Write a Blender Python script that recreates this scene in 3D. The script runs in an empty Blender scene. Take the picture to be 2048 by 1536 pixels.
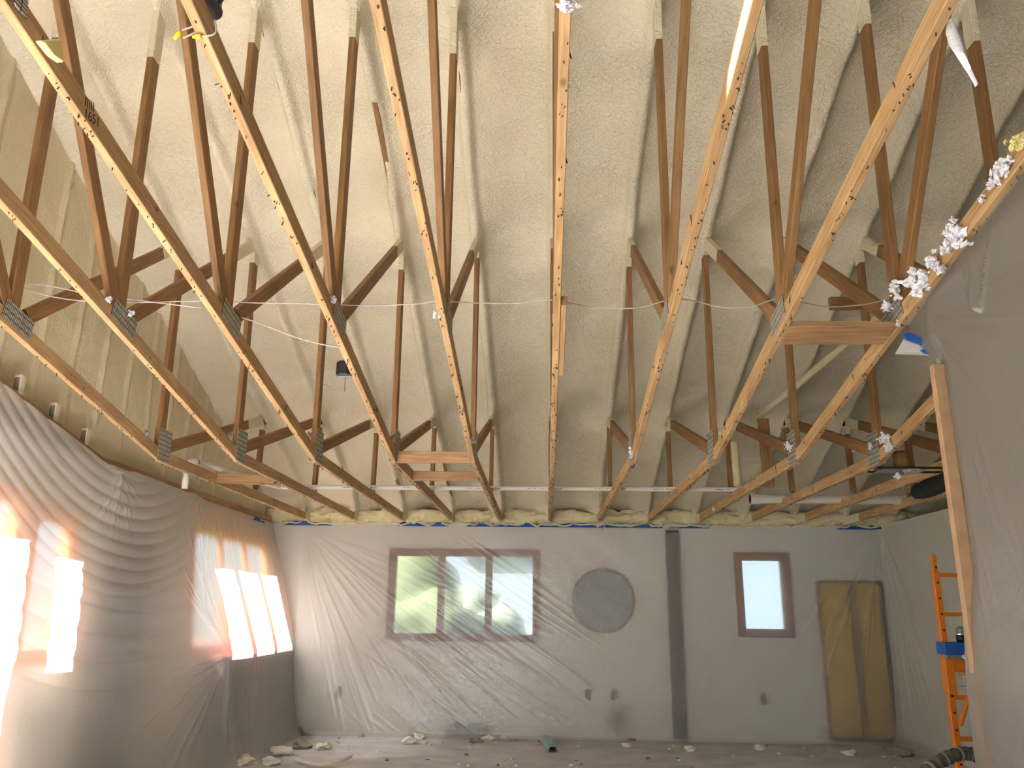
import bpy, bmesh, math, random
import numpy as np
from mathutils import Vector, Matrix, Quaternion

# ------------------------------------------------------------------ camera, world, sun, daylight, exposure
SC = bpy.context.scene
COL = SC.collection
EYE = Vector((0.0, 0.0, 1.4084))
F_PX = 1628.5
PITCH, YAW, ROLL = math.radians(15.754), math.radians(-2.330), math.radians(0.673)


def cam_axes():
    cp, sp, cy, sy = math.cos(PITCH), math.sin(PITCH), math.cos(YAW), math.sin(YAW)
    fwd = Vector((sy * cp, cy * cp, sp)); right = Vector((cy, -sy, 0)); up = right.cross(fwd)
    cr, sr = math.cos(ROLL), math.sin(ROLL)
    return cr * right + sr * up, -sr * right + cr * up, fwd


RR, UU, FF = cam_axes()
cd = bpy.data.cameras.new('camera'); cam = bpy.data.objects.new('camera', cd); COL.objects.link(cam)
cd.sensor_width = 36.0; cd.lens = 36.0 * F_PX / 2048.0; cd.clip_start = 0.05; cd.clip_end = 300
m = Matrix.Identity(4)
for i in range(3):
    m[i][0], m[i][1], m[i][2], m[i][3] = RR[i], UU[i], -FF[i], EYE[i]
cam.matrix_world = m
SC.camera = cam

w = bpy.data.worlds.new('sky'); SC.world = w; w.use_nodes = True
bg = w.node_tree.nodes['Background']
bg.inputs['Color'].default_value = (0.62, 0.81, 1.0, 1); bg.inputs['Strength'].default_value = 1.2


def lamp(name, kind, energy, color, **kw):
    d = bpy.data.lights.new(name, kind); d.energy = energy; d.color = color
    for k, v in kw.items():
        setattr(d, k, v)
    o = bpy.data.objects.new(name, d); COL.objects.link(o)
    return o


def aim(o, loc, direction):
    o.location = loc
    o.rotation_euler = Vector(direction).to_track_quat('-Z', 'Y').to_euler()


SUN_DIR = Vector((0.72, 0.32, -0.62)).normalized()
sun = lamp('sun', 'SUN', 42.0, (1.0, 0.98, 0.95), angle=math.radians(0.6)); aim(sun, (-12, -6, 9), SUN_DIR)
# daylight entering through the big openings beside and behind the photographer
d1 = lamp('daylight_left_opening', 'AREA', 60, (0.93, 0.97, 1.0), shape='RECTANGLE', size=4.6, size_y=2.1); aim(d1, (-4.1, 0.6, 0.75), (0.85, 1.0, 0.75))
d2 = lamp('daylight_rear_opening', 'AREA', 230, (0.93, 0.97, 1.0), shape='RECTANGLE', size=3.2, size_y=2.6); aim(d2, (-2.0, -7.6, 1.2), (0.12, 1, 0.30))
SC.view_settings.view_transform = 'Standard'; SC.view_settings.look = 'None'
SC.view_settings.gamma = 1.0; SC.view_settings.use_curve_mapping = False
SC.view_settings.exposure = 0.50
SC.cycles.max_bounces = 6; SC.cycles.diffuse_bounces = 3; SC.cycles.glossy_bounces = 2; SC.cycles.transmission_bounces = 4; SC.cycles.transparent_max_bounces = 8
SC.cycles.use_adaptive_sampling = True; SC.cycles.adaptive_threshold = 0.15; SC.cycles.adaptive_min_samples = 24
SC.cycles.sample_clamp_indirect = 6.0; SC.cycles.caustics_reflective = False

# ------------------------------------------------------------------ helpers
rng = random.Random(7)


def ray(x, y):
    return FF + RR * ((x - 1024) / F_PX) + UU * ((768 - y) / F_PX)


def at_y(x, y, Y):
    r = ray(x, y); return EYE + r * (Y / r.y)


def at_x(x, y, X):
    r = ray(x, y); return EYE + r * (X / r.x)


def at_z(x, y, Z):
    r = ray(x, y); return EYE + r * ((Z - EYE.z) / r.z)


def link(name, me, mat=None, parent=None, smooth=False):
    o = bpy.data.objects.new(name, me); COL.objects.link(o)
    if mat is not None and not me.materials:
        me.materials.append(mat)
    if parent is not None:
        o.parent = parent
    if smooth:
        me.polygons.foreach_set('use_smooth', [True] * len(me.polygons))
    return o


def tag(o, label=None, cat=None, group=None, kind=None):
    if label: o['label'] = label
    if cat: o['category'] = cat
    if group: o['group'] = group
    if kind: o['kind'] = kind
    return o


def empty(name, loc=(0, 0, 0)):
    o = bpy.data.objects.new(name, None); COL.objects.link(o); o.location = loc; o.empty_display_size = .1
    return o


def mesh_np(name, V, F):
    me = bpy.data.meshes.new(name)
    V = np.asarray(V, dtype=np.float32); F = np.asarray(F, dtype=np.int32)
    me.vertices.add(len(V)); me.vertices.foreach_set('co', V.ravel())
    n = F.shape[1]
    me.loops.add(F.size); me.loops.foreach_set('vertex_index', F.ravel())
    me.polygons.add(len(F)); me.polygons.foreach_set('loop_start', np.arange(0, F.size, n, dtype=np.int32))
    me.update(calc_edges=True); me.validate()
    return me


class MB:
    """collects boxes, tubes and prisms into one mesh"""
    def __init__(s): s.v = []; s.f = []

    def add(s, vs, fs):
        b = len(s.v); s.v += [tuple(p) for p in vs]; s.f += [tuple(i + b for i in f) for f in fs]; return s

    def box(s, x0, x1, y0, y1, z0, z1, M=None):
        vs = [Vector((x, y, z)) for z in (z0, z1) for y in (y0, y1) for x in (x0, x1)]
        if M is not None: vs = [M @ p for p in vs]
        return s.add(vs, [(0, 2, 3, 1), (4, 5, 7, 6), (0, 1, 5, 4), (2, 6, 7, 3), (0, 4, 6, 2), (1, 3, 7, 5)])

    def tube(s, pts, r, n=8, cap=True):
        pts = [Vector(p) for p in pts]; rr = r if isinstance(r, (list, tuple)) else [r] * len(pts)
        rings = []; prev = None
        for i, p in enumerate(pts):
            t = (pts[min(i + 1, len(pts) - 1)] - pts[max(i - 1, 0)]).normalized()
            a = prev if prev is not None else (Vector((0, 0, 1)) if abs(t.z) < .9 else Vector((1, 0, 0)))
            u = (a - t * a.dot(t)).normalized(); prev = u; v = t.cross(u)
            rings.append([p + (u * math.cos(2 * math.pi * k / n) + v * math.sin(2 * math.pi * k / n)) * rr[i] for k in range(n)])
        vs = [q for r_ in rings for q in r_]; fs = []
        for i in range(len(pts) - 1):
            for k in range(n):
                fs.append((i * n + k, i * n + (k + 1) % n, (i + 1) * n + (k + 1) % n, (i + 1) * n + k))
        if cap:
            fs.append(tuple(range(n - 1, -1, -1))); fs.append(tuple((len(pts) - 1) * n + k for k in range(n)))
        return s.add(vs, fs)

    def prism(s, poly, e):
        n = len(poly); a = [Vector(p) for p in poly]; b = [p + Vector(e) for p in a]
        return s.add(a + b, [tuple(range(n - 1, -1, -1)), tuple(range(n, 2 * n))] + [(i, (i + 1) % n, n + (i + 1) % n, n + i) for i in range(n)])

    def mesh(s, name, bevel=0):
        me = bpy.data.meshes.new(name); me.from_pydata(s.v, [], s.f); me.update()
        bm = bmesh.new(); bm.from_mesh(me); bmesh.ops.recalc_face_normals(bm, faces=bm.faces)
        if bevel: bmesh.ops.bevel(bm, geom=list(bm.edges), offset=bevel, segments=1, affect='EDGES')
        bm.to_mesh(me); bm.free()
        return me

    def build(s, name, mat, parent=None, bevel=0, smooth=False):
        return link(name, s.mesh(name, bevel), mat, parent, smooth)


def spline(pts, n=6):
    """Catmull-Rom through the points"""
    P = [Vector(p) for p in pts]; P = [2 * P[0] - P[1]] + P + [2 * P[-1] - P[-2]]; out = []
    for i in range(1, len(P) - 2):
        for k in range(n):
            t = k / n
            out.append(.5 * ((2 * P[i]) + (P[i + 1] - P[i - 1]) * t + (2 * P[i - 1] - 5 * P[i] + 4 * P[i + 1] - P[i + 2]) * t * t + (3 * P[i] - P[i - 1] - 3 * P[i + 1] + P[i + 2]) * t ** 3))
    out.append(P[-2]); return out


def vnoise(x, y, seed=0):
    """smooth value noise on numpy arrays, -1..1"""
    r = np.random.RandomState(seed); G = r.rand(256, 256) * 2 - 1
    xi = np.floor(x).astype(int); yi = np.floor(y).astype(int); fx = x - xi; fy = y - yi
    fx = fx * fx * (3 - 2 * fx); fy = fy * fy * (3 - 2 * fy)
    g = lambda a, b: G[a % 256, b % 256]
    return (g(xi, yi) * (1 - fx) + g(xi + 1, yi) * fx) * (1 - fy) + (g(xi, yi + 1) * (1 - fx) + g(xi + 1, yi + 1) * fx) * fy


def grid_faces(nu, nv):
    i = np.arange(nu - 1)[:, None] * nv + np.arange(nv - 1)[None, :]
    i = i.ravel(); return np.stack([i, i + nv, i + nv + 1, i + 1], 1)


def lump_mesh(name, size, seed, spike=.35, sub=2, squash=(1, 1, 1)):
    bm = bmesh.new(); bmesh.ops.create_icosphere(bm, subdivisions=sub, radius=1.0); r = random.Random(seed)
    ph = [(Vector((r.gauss(0, 1), r.gauss(0, 1), r.gauss(0, 1))) * 2.6, r.uniform(0, 6.3)) for _ in range(7)]
    for v in bm.verts:
        d = sum(math.sin(v.co.dot(a) + b) for a, b in ph) / 3.2
        v.co = v.co * (1 + spike * d + r.uniform(-.30, .45) * spike * (1.6 if spike > .45 else .8))
        v.co = Vector((v.co.x * squash[0], v.co.y * squash[1], v.co.z * squash[2])) * size
    me = bpy.data.meshes.new(name); bm.to_mesh(me); bm.free(); return me


# ------------------------------------------------------------------ materials
def new_mat(name):
    m_ = bpy.data.materials.new(name); m_.use_nodes = True; nt = m_.node_tree; nt.nodes.clear()
    out = nt.nodes.new('ShaderNodeOutputMaterial'); return m_, nt, out


def N(nt, t, **kw):
    n = nt.nodes.new('ShaderNode' + t)
    for k, v in kw.items():
        if k in n.inputs.keys(): n.inputs[k].default_value = v
        else: setattr(n, k, v)
    return n


def L(nt, a, b): nt.links.new(a, b)


def rgb(c): return (c[0], c[1], c[2], 1)


def srgb(r, g, b):
    f = lambda v: (v / 255 / 12.92) if v / 255 <= .04045 else ((v / 255 + .055) / 1.055) ** 2.4
    return (f(r), f(g), f(b))


def plain(name, col, rough=.7, metal=0, var=.12, scale=9, bump=0.0, bscale=40):
    m_, nt, out = new_mat(name); p = N(nt, 'BsdfPrincipled'); p.inputs['Roughness'].default_value = rough; p.inputs['Metallic'].default_value = metal
    tc = N(nt, 'TexCoord'); no = N(nt, 'TexNoise'); no.inputs['Scale'].default_value = scale; no.inputs['Detail'].default_value = 5
    L(nt, tc.outputs['Object'], no.inputs['Vector'])
    r = N(nt, 'ValToRGB'); r.color_ramp.elements[0].position = .3; r.color_ramp.elements[1].position = .7
    r.color_ramp.elements[0].color = rgb([c * (1 - var) for c in col]); r.color_ramp.elements[1].color = rgb([min(1, c * (1 + var)) for c in col])
    L(nt, no.outputs['Fac'], r.inputs['Fac']); L(nt, r.outputs['Color'], p.inputs['Base Color'])
    if bump:
        n2 = N(nt, 'TexNoise'); n2.inputs['Scale'].default_value = bscale; n2.inputs['Detail'].default_value = 3
        L(nt, tc.outputs['Object'], n2.inputs['Vector'])
        b = N(nt, 'Bump'); b.inputs['Strength'].default_value = bump; b.inputs['Distance'].default_value = .01
        L(nt, n2.outputs['Fac'], b.inputs['Height']); L(nt, b.outputs['Normal'], p.inputs['Normal'])
    L(nt, p.outputs['BSDF'], out.inputs['Surface']); return m_


def wood(name, c1, c2, rough=.62, knots=True, stain=0.0):
    """boards are modelled along their local Z axis; grain follows it"""
    m_, nt, out = new_mat(name); p = N(nt, 'BsdfPrincipled'); p.inputs['Roughness'].default_value = rough
    tc = N(nt, 'TexCoord'); oi = N(nt, 'ObjectInfo')
    add = N(nt, 'VectorMath', operation='ADD'); sc_ = N(nt, 'VectorMath', operation='SCALE'); sc_.inputs['Scale'].default_value = 37.0
    cx = N(nt, 'CombineXYZ'); L(nt, oi.outputs['Random'], cx.inputs['X']); L(nt, oi.outputs['Random'], cx.inputs['Z'])
    L(nt, cx.outputs['Vector'], sc_.inputs[0]); L(nt, tc.outputs['Object'], add.inputs[0]); L(nt, sc_.outputs['Vector'], add.inputs[1])
    mp = N(nt, 'Mapping'); mp.inputs['Scale'].default_value = (1, 1, .06); L(nt, add.outputs['Vector'], mp.inputs['Vector'])
    n1 = N(nt, 'TexNoise'); n1.inputs['Scale'].default_value = 62; n1.inputs['Detail'].default_value = 6; n1.inputs['Distortion'].default_value = .6
    L(nt, mp.outputs['Vector'], n1.inputs['Vector'])
    n0 = N(nt, 'TexNoise'); n0.inputs['Scale'].default_value = 2.2; n0.inputs['Detail'].default_value = 2
    L(nt, add.outputs['Vector'], n0.inputs['Vector'])
    r = N(nt, 'ValToRGB'); r.color_ramp.elements[0].position = .28; r.color_ramp.elements[1].position = .72
    r.color_ramp.elements[0].color = rgb(c1); r.color_ramp.elements[1].color = rgb(c2)
    L(nt, n1.outputs['Fac'], r.inputs['Fac'])
    mx = N(nt, 'MixRGB', blend_type='MULTIPLY'); mx.inputs['Fac'].default_value = .55
    r2 = N(nt, 'ValToRGB'); r2.color_ramp.elements[0].position = .3; r2.color_ramp.elements[0].color = (.58, .54, .5, 1); r2.color_ramp.elements[1].position = .65
    r2.color_ramp.elements[1].color = (1, 1, 1, 1); L(nt, n0.outputs['Fac'], r2.inputs['Fac'])
    L(nt, r.outputs['Color'], mx.inputs['Color1']); L(nt, r2.outputs['Color'], mx.inputs['Color2'])
    col = mx.outputs['Color']
    if knots:
        mk = N(nt, 'Mapping'); mk.inputs['Scale'].default_value = (1, 1, .55); L(nt, add.outputs['Vector'], mk.inputs['Vector'])
        vo = N(nt, 'TexVoronoi'); vo.inputs['Scale'].default_value = 4.2; L(nt, mk.outputs['Vector'], vo.inputs['Vector'])
        rk = N(nt, 'ValToRGB'); rk.color_ramp.elements[0].position = .03; rk.color_ramp.elements[0].color = (.16, .08, .04, 1)
        rk.color_ramp.elements[1].position = .075; rk.color_ramp.elements[1].color = (1, 1, 1, 1); L(nt, vo.outputs['Distance'], rk.inputs['Fac'])
        mk2 = N(nt, 'MixRGB', blend_type='MULTIPLY'); mk2.inputs['Fac'].default_value = .75
        L(nt, col, mk2.inputs['Color1']); L(nt, rk.outputs['Color'], mk2.inputs['Color2']); col = mk2.outputs['Color']
    L(nt, col, p.inputs['Base Color'])
    b = N(nt, 'Bump'); b.inputs['Strength'].default_value = .25; b.inputs['Distance'].default_value = .002
    L(nt, n1.outputs['Fac'], b.inputs['Height']); L(nt, b.outputs['Normal'], p.inputs['Normal'])
    L(nt, p.outputs['BSDF'], out.inputs['Surface']); return m_


def foam(name, c1, c2, bump=.75):
    m_, nt, out = new_mat(name); p = N(nt, 'BsdfPrincipled'); p.inputs['Roughness'].default_value = .62; p.inputs['Specular IOR Level'].default_value = .3
    tc = N(nt, 'TexCoord')
    n0 = N(nt, 'TexNoise'); n0.inputs['Scale'].default_value = 1.1; n0.inputs['Detail'].default_value = 4; L(nt, tc.outputs['Object'], n0.inputs['Vector'])
    r = N(nt, 'ValToRGB'); r.color_ramp.elements[0].position = .3; r.color_ramp.elements[1].position = .7
    r.color_ramp.elements[0].color = rgb(c1); r.color_ramp.elements[1].color = rgb(c2)
    L(nt, n0.outputs['Fac'], r.inputs['Fac']); L(nt, r.outputs['Color'], p.inputs['Base Color'])
    mp = N(nt, 'Mapping'); mp.inputs['Scale'].default_value = (1, 1.6, 1); L(nt, tc.outputs['Object'], mp.inputs['Vector'])
    n1 = N(nt, 'TexNoise'); n1.inputs['Scale'].default_value = 30; n1.inputs['Detail'].default_value = 3; n1.inputs['Distortion'].default_value = 1.3
    L(nt, mp.outputs['Vector'], n1.inputs['Vector'])
    n2 = N(nt, 'TexNoise'); n2.inputs['Scale'].default_value = 2.0; L(nt, tc.outputs['Object'], n2.inputs['Vector'])
    rr_ = N(nt, 'MapRange'); rr_.inputs['From Min'].default_value = .35; rr_.inputs['From Max'].default_value = .65; rr_.inputs['To Min'].default_value = .4; rr_.inputs['To Max'].default_value = 1
    L(nt, n2.outputs['Fac'], rr_.inputs['Value'])
    mu = N(nt, 'Math', operation='MULTIPLY'); L(nt, n1.outputs['Fac'], mu.inputs[0]); L(nt, rr_.outputs['Result'], mu.inputs[1])
    b = N(nt, 'Bump'); b.inputs['Strength'].default_value = bump; b.inputs['Distance'].default_value = .035
    L(nt, mu.outputs['Value'], b.inputs['Height']); L(nt, b.outputs['Normal'], p.inputs['Normal'])
    L(nt, p.outputs['BSDF'], out.inputs['Surface']); return m_


def plastic(name, haze=.32, rough=.5, tint=(.86, .83, .78), trans=.35, gloss=.4, nrm=None):
    """milky polyethylene film: part clear, part blurring, part scattering, with a soft shine"""
    m_, nt, out = new_mat(name)
    geo = N(nt, 'NewGeometry')
    ior = N(nt, 'Mix'); ior.data_type = 'FLOAT'; ior.inputs[2].default_value = 1.35; ior.inputs[3].default_value = 1 / 1.35
    L(nt, geo.outputs['Backfacing'], ior.inputs[0])
    rf = N(nt, 'BsdfRefraction'); rf.inputs['Roughness'].default_value = rough; rf.inputs['Color'].default_value = (.97, .96, .94, 1)
    L(nt, ior.outputs[0], rf.inputs['IOR'])
    if nrm:      # the film blurs about its mean plane; fine wrinkles only catch light
        dt = N(nt, 'VectorMath', operation='DOT_PRODUCT'); dt.inputs[1].default_value = nrm; L(nt, geo.outputs['Normal'], dt.inputs[0])
        sg = N(nt, 'Math', operation='SIGN'); L(nt, dt.outputs['Value'], sg.inputs[0])
        sv = N(nt, 'VectorMath', operation='SCALE'); sv.inputs[0].default_value = nrm; L(nt, sg.outputs[0], sv.inputs['Scale']); L(nt, sv.outputs['Vector'], rf.inputs['Normal'])
    tr = N(nt, 'BsdfTransparent'); tr.inputs['Color'].default_value = (.96, .95, .93, 1)
    di = N(nt, 'BsdfDiffuse'); di.inputs['Color'].default_value = rgb(tint)
    tl = N(nt, 'BsdfTranslucent'); tl.inputs['Color'].default_value = rgb(tint)
    gl = N(nt, 'BsdfGlossy'); gl.inputs['Roughness'].default_value = .22; gl.inputs['Color'].default_value = (.95, .95, .95, 1)
    m1 = N(nt, 'MixShader'); m1.inputs[0].default_value = .5; L(nt, di.outputs[0], m1.inputs[1]); L(nt, tl.outputs[0], m1.inputs[2])
    m2 = N(nt, 'MixShader'); m2.inputs[0].default_value = trans; L(nt, rf.outputs[0], m2.inputs[1]); L(nt, tr.outputs[0], m2.inputs[2])
    m3 = N(nt, 'MixShader'); m3.inputs[0].default_value = haze; L(nt, m2.outputs[0], m3.inputs[1]); L(nt, m1.outputs[0], m3.inputs[2])
    lw = N(nt, 'LayerWeight'); lw.inputs['Blend'].default_value = .5; pw = N(nt, 'Math', operation='POWER'); pw.inputs[1].default_value = 3.0; L(nt, lw.outputs['Facing'], pw.inputs[0])
    mu = N(nt, 'Math', operation='MULTIPLY_ADD'); mu.inputs[1].default_value = gloss; mu.inputs[2].default_value = .04; L(nt, pw.outputs[0], mu.inputs[0])
    m4 = N(nt, 'MixShader'); L(nt, mu.outputs[0], m4.inputs[0]); L(nt, m3.outputs[0], m4.inputs[1]); L(nt, gl.outputs[0], m4.inputs[2])
    tc = N(nt, 'TexCoord'); no = N(nt, 'TexNoise'); no.inputs['Scale'].default_value = 14; no.inputs['Detail'].default_value = 5; no.inputs['Distortion'].default_value = 1.5
    L(nt, tc.outputs['Object'], no.inputs['Vector'])
    b = N(nt, 'Bump'); b.inputs['Strength'].default_value = .35; b.inputs['Distance'].default_value = .012; L(nt, no.outputs['Fac'], b.inputs['Height'])
    for q in (di, tl, gl): L(nt, b.outputs['Normal'], q.inputs['Normal'])
    L(nt, m4.outputs[0], out.inputs['Surface']); return m_


def nailplate(name):
    m_, nt, out = new_mat(name); p = N(nt, 'BsdfPrincipled'); p.inputs['Roughness'].default_value = .5; p.inputs['Metallic'].default_value = .25
    tc = N(nt, 'TexCoord'); br = N(nt, 'TexBrick'); br.offset = 0; br.inputs['Scale'].default_value = 1
    br.inputs['Brick Width'].default_value = .0135; br.inputs['Row Height'].default_value = .036; br.inputs['Mortar Size'].default_value = .0026; br.inputs['Mortar Smooth'].default_value = .2
    br.inputs['Color1'].default_value = rgb(srgb(206, 202, 188)); br.inputs['Color2'].default_value = rgb(srgb(180, 176, 160)); br.inputs['Mortar'].default_value = rgb(srgb(46, 42, 32))
    sp = N(nt, 'SeparateXYZ'); cb = N(nt, 'CombineXYZ'); L(nt, tc.outputs['Object'], sp.inputs[0]); L(nt, sp.outputs['Z'], cb.inputs['X']); L(nt, sp.outputs['Y'], cb.inputs['Y'])
    L(nt, cb.outputs[0], br.inputs['Vector']); L(nt, br.outputs['Color'], p.inputs['Base Color'])
    b = N(nt, 'Bump'); b.inputs['Strength'].default_value = .8; b.inputs['Distance'].default_value = .004; b.invert = True
    L(nt, br.outputs['Fac'], b.inputs['Height']); L(nt, b.outputs['Normal'], p.inputs['Normal'])
    L(nt, p.outputs['BSDF'], out.inputs['Surface']); return m_


def glass(name):
    m_, nt, out = new_mat(name); tr = N(nt, 'BsdfTransparent'); gl = N(nt, 'BsdfGlossy'); gl.inputs['Roughness'].default_value = .03
    lw = N(nt, 'LayerWeight'); lw.inputs['Blend'].default_value = .5; pw = N(nt, 'Math', operation='POWER'); pw.inputs[1].default_value = 4.0; mx = N(nt, 'MixShader')
    L(nt, lw.outputs['Facing'], pw.inputs[0]); L(nt, pw.outputs[0], mx.inputs[0]); L(nt, tr.outputs[0], mx.inputs[1]); L(nt, gl.outputs[0], mx.inputs[2]); L(nt, mx.outputs[0], out.inputs['Surface']); return m_


def pvc(name):
    """white pipe with a broken line of small dark print along it"""
    m_, nt, out = new_mat(name); p = N(nt, 'BsdfPrincipled'); p.inputs['Roughness'].default_value = .35
    tc = N(nt, 'TexCoord'); sp = N(nt, 'SeparateXYZ'); L(nt, tc.outputs['Object'], sp.inputs[0])
    f = N(nt, 'Math', operation='FRACT'); s = N(nt, 'Math', operation='MULTIPLY'); s.inputs[1].default_value = 1.6; L(nt, sp.outputs['X'], s.inputs[0]); L(nt, s.outputs[0], f.inputs[0])
    g1 = N(nt, 'Math', operation='LESS_THAN'); g1.inputs[1].default_value = .58; L(nt, f.outputs[0], g1.inputs[0])
    no = N(nt, 'TexNoise'); no.inputs['Scale'].default_value = 110; L(nt, tc.outputs['Object'], no.inputs['Vector'])
    g2 = N(nt, 'Math', operation='GREATER_THAN'); g2.inputs[1].default_value = .5; L(nt, no.outputs['Fac'], g2.inputs[0])
    ab = N(nt, 'Math', operation='ABSOLUTE'); ad = N(nt, 'Math', operation='ADD'); ad.inputs[1].default_value = .004; L(nt, sp.outputs['Z'], ad.inputs[0]); L(nt, ad.outputs[0], ab.inputs[0])
    g3 = N(nt, 'Math', operation='LESS_THAN'); g3.inputs[1].default_value = .0045; L(nt, ab.outputs[0], g3.inputs[0])
    a = N(nt, 'Math', operation='MULTIPLY'); b = N(nt, 'Math', operation='MULTIPLY'); L(nt, g1.outputs[0], a.inputs[0]); L(nt, g2.outputs[0], a.inputs[1]); L(nt, a.outputs[0], b.inputs[0]); L(nt, g3.outputs[0], b.inputs[1])
    mx = N(nt, 'MixRGB'); L(nt, b.outputs[0], mx.inputs['Fac']); mx.inputs['Color1'].default_value = rgb(srgb(226, 220, 208)); mx.inputs['Color2'].default_value = rgb(srgb(110, 100, 90))
    L(nt, mx.outputs[0], p.inputs['Base Color']); L(nt, p.outputs['BSDF'], out.inputs['Surface']); return m_


def wall_paint(name, col):
    """painted drywall with one brown water stain low on the wall"""
    m_, nt, out = new_mat(name); p = N(nt, 'BsdfPrincipled'); p.inputs['Roughness'].default_value = .8
    tc = N(nt, 'TexCoord'); vs = N(nt, 'VectorMath', operation='DISTANCE'); vs.inputs[1].default_value = (0.90, 10.344, .24)
    no = N(nt, 'TexNoise'); no.inputs['Scale'].default_value = 5; L(nt, tc.outputs['Object'], no.inputs['Vector'])
    mp = N(nt, 'Mapping'); mp.inputs['Scale'].default_value = (1, 1, 1); L(nt, tc.outputs['Object'], mp.inputs['Vector']); L(nt, mp.outputs[0], vs.inputs[0])
    ad = N(nt, 'Math', operation='ADD'); s = N(nt, 'Math', operation='MULTIPLY'); s.inputs[1].default_value = .25; L(nt, no.outputs['Fac'], s.inputs[0]); L(nt, vs.outputs['Value'], ad.inputs[0]); L(nt, s.outputs[0], ad.inputs[1])
    r = N(nt, 'ValToRGB'); r.color_ramp.elements[0].position = .14; r.color_ramp.elements[0].color = rgb(srgb(120, 100, 70)); r.color_ramp.elements[1].position = .34; r.color_ramp.elements[1].color = rgb(col)
    L(nt, ad.outputs[0], r.inputs['Fac']); L(nt, r.outputs['Color'], p.inputs['Base Color']); L(nt, p.outputs['BSDF'], out.inputs['Surface']); return m_


M = dict(
    chord=wood('chord_pine', srgb(170, 130, 84), srgb(216, 178, 128)),
    web=wood('web_fir', srgb(126, 88, 50), srgb(166, 124, 76)),
    block=wood('block_fir', srgb(150, 110, 74), srgb(198, 156, 114)),
    trim=wood('window_trim_fir', srgb(116, 62, 38), srgb(148, 84, 54), knots=False),
    beam=wood('old_beam', srgb(66, 54, 46), srgb(96, 80, 68), knots=False),
    orangewood=wood('cedar_trim', srgb(224, 112, 46), srgb(244, 150, 80), knots=False),
    foam=foam('spray_foam', srgb(232, 219, 188), srgb(239, 228, 202)),
    foamwall=foam('spray_foam_gable', srgb(226, 212, 176), srgb(234, 220, 186), .35),
    foambead=foam('foam_bead', srgb(222, 208, 160), srgb(236, 224, 184), .5),
    wall=wall_paint('wall_paint', srgb(212, 207, 200)),
    partition=plain('partition_board', srgb(156, 147, 140), .85, var=.06, scale=3),
    drywall=plain('drywall', srgb(214, 210, 198), .85, var=.05),
    floor=plain('floor_cover', srgb(204, 200, 200), .55, var=.18, scale=3, bump=.5, bscale=9),
    film=plastic('poly_film'),
    filmback=plastic('poly_film_thin', haze=.36, rough=.30, trans=.42, tint=(.84, .82, .78), nrm=(0, -1, 0)),
    filmleft=plastic('poly_film_left', haze=.64, rough=.5, trans=.03, tint=(.97, .94, .90), nrm=(1, 0, 0)),
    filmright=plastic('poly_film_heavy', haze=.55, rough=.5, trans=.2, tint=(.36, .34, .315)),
    plate=nailplate('galvanized_nail_plate'),
    steel=plain('dull_steel', srgb(150, 148, 142), .45, .4, scale=20),
    darksteel=plain('dark_steel', srgb(52, 50, 50), .4, .5, scale=30),
    bright=plain('bright_metal', srgb(205, 205, 205), .3, .8),
    glass=glass('window_glass'),
    pvc=pvc('pvc_pipe'),
    pvcplain=plain('pvc_fitting', srgb(226, 220, 208), .4, var=.04),
    tape=plain('blue_tape', srgb(30, 88, 170), .6, var=.15),
    wire=plain('white_cable', srgb(196, 184, 174), .5, var=.05),
    wirenut=plain('yellow_plastic', srgb(240, 214, 40), .4, var=.05),
    tuft=plain('white_fluff', srgb(236, 234, 240), .95, var=.05, bump=.6, bscale=60),
    tufty=plain('yellow_fluff', srgb(232, 218, 150), .95, var=.08),
    scrap=plain('foam_scrap', srgb(238, 234, 218), .9, var=.1, bump=.4, bscale=50),
    scrapgrey=plain('grey_scrap', srgb(150, 140, 130), .9, var=.2, bump=.4, bscale=50),
    dark=plain('dark_grey', srgb(50, 46, 44), .7),
    ink=plain('black_ink', srgb(40, 32, 26), .8, var=.02),
    orange=plain('scaffold_orange', srgb(222, 124, 30), .45, var=.08, scale=14),
    hose=plain('hose_wrap', srgb(92, 88, 80), .75, var=.45, scale=26, bump=.5),
    teal=plain('galvanized_teal', srgb(150, 186, 190), .4, .3, var=.06),
    batt=plain('yellow_fibreglass', srgb(196, 164, 74), .95, var=.22, scale=6, bump=.6, bscale=30),
    paper=plain('kraft_paper', srgb(180, 144, 108), .8, var=.1, scale=16),
    cabinet=plain('dark_cabinet', srgb(62, 44, 35), .5, var=.3, scale=2),
    mirror=plain('mirror_backing', srgb(142, 142, 144), .4, var=.03),
    outlet=plain('outlet_box', srgb(96, 88, 82), .6),
    grey=plain('grey_panel', srgb(140, 138, 132), .7, var=.06),
    beige=plain('beige_panel', srgb(206, 200, 182), .7, var=.05),
    leaf=plain('shrub_leaf', srgb(74, 84, 52), .8, var=.35, scale=5),
    leafpale=plain('pale_leaf', srgb(100, 112, 94), .8, var=.25, scale=5),
    siding=plain('pale_siding', srgb(104, 114, 120), .8, var=.05),
    grass=plain('lawn', srgb(66, 78, 46), .9, var=.3, scale=3),
    stub=plain('nail_steel', srgb(70, 60, 52), .5, .3),
    gapshade=plain('dark_cavity', srgb(30, 36, 34), .8),  # green-black colour stands for the shade inside the open bay
)

# ------------------------------------------------------------------ layout of the room
S = .6096
X = lambda k: .0684 + S * k
YW, XL, XR = 10.344, -3.48, 4.19
ZP = 2.51                                  # underside of the flat chord ends, top of the walls
YK, SL = 6.12, .197                        # kink of the bottom chord, slope of the raised part
zc = lambda Y: ZP + SL * max(0.0, YK - Y)  # underside of bottom chord
zr = lambda Y: 3.39 + .373 * (8.358 - Y)   # lower edge of the roof chords (foam ridges)
YRIDGE, YREAR = -.5, -7.2
XRO = 5.4


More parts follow.
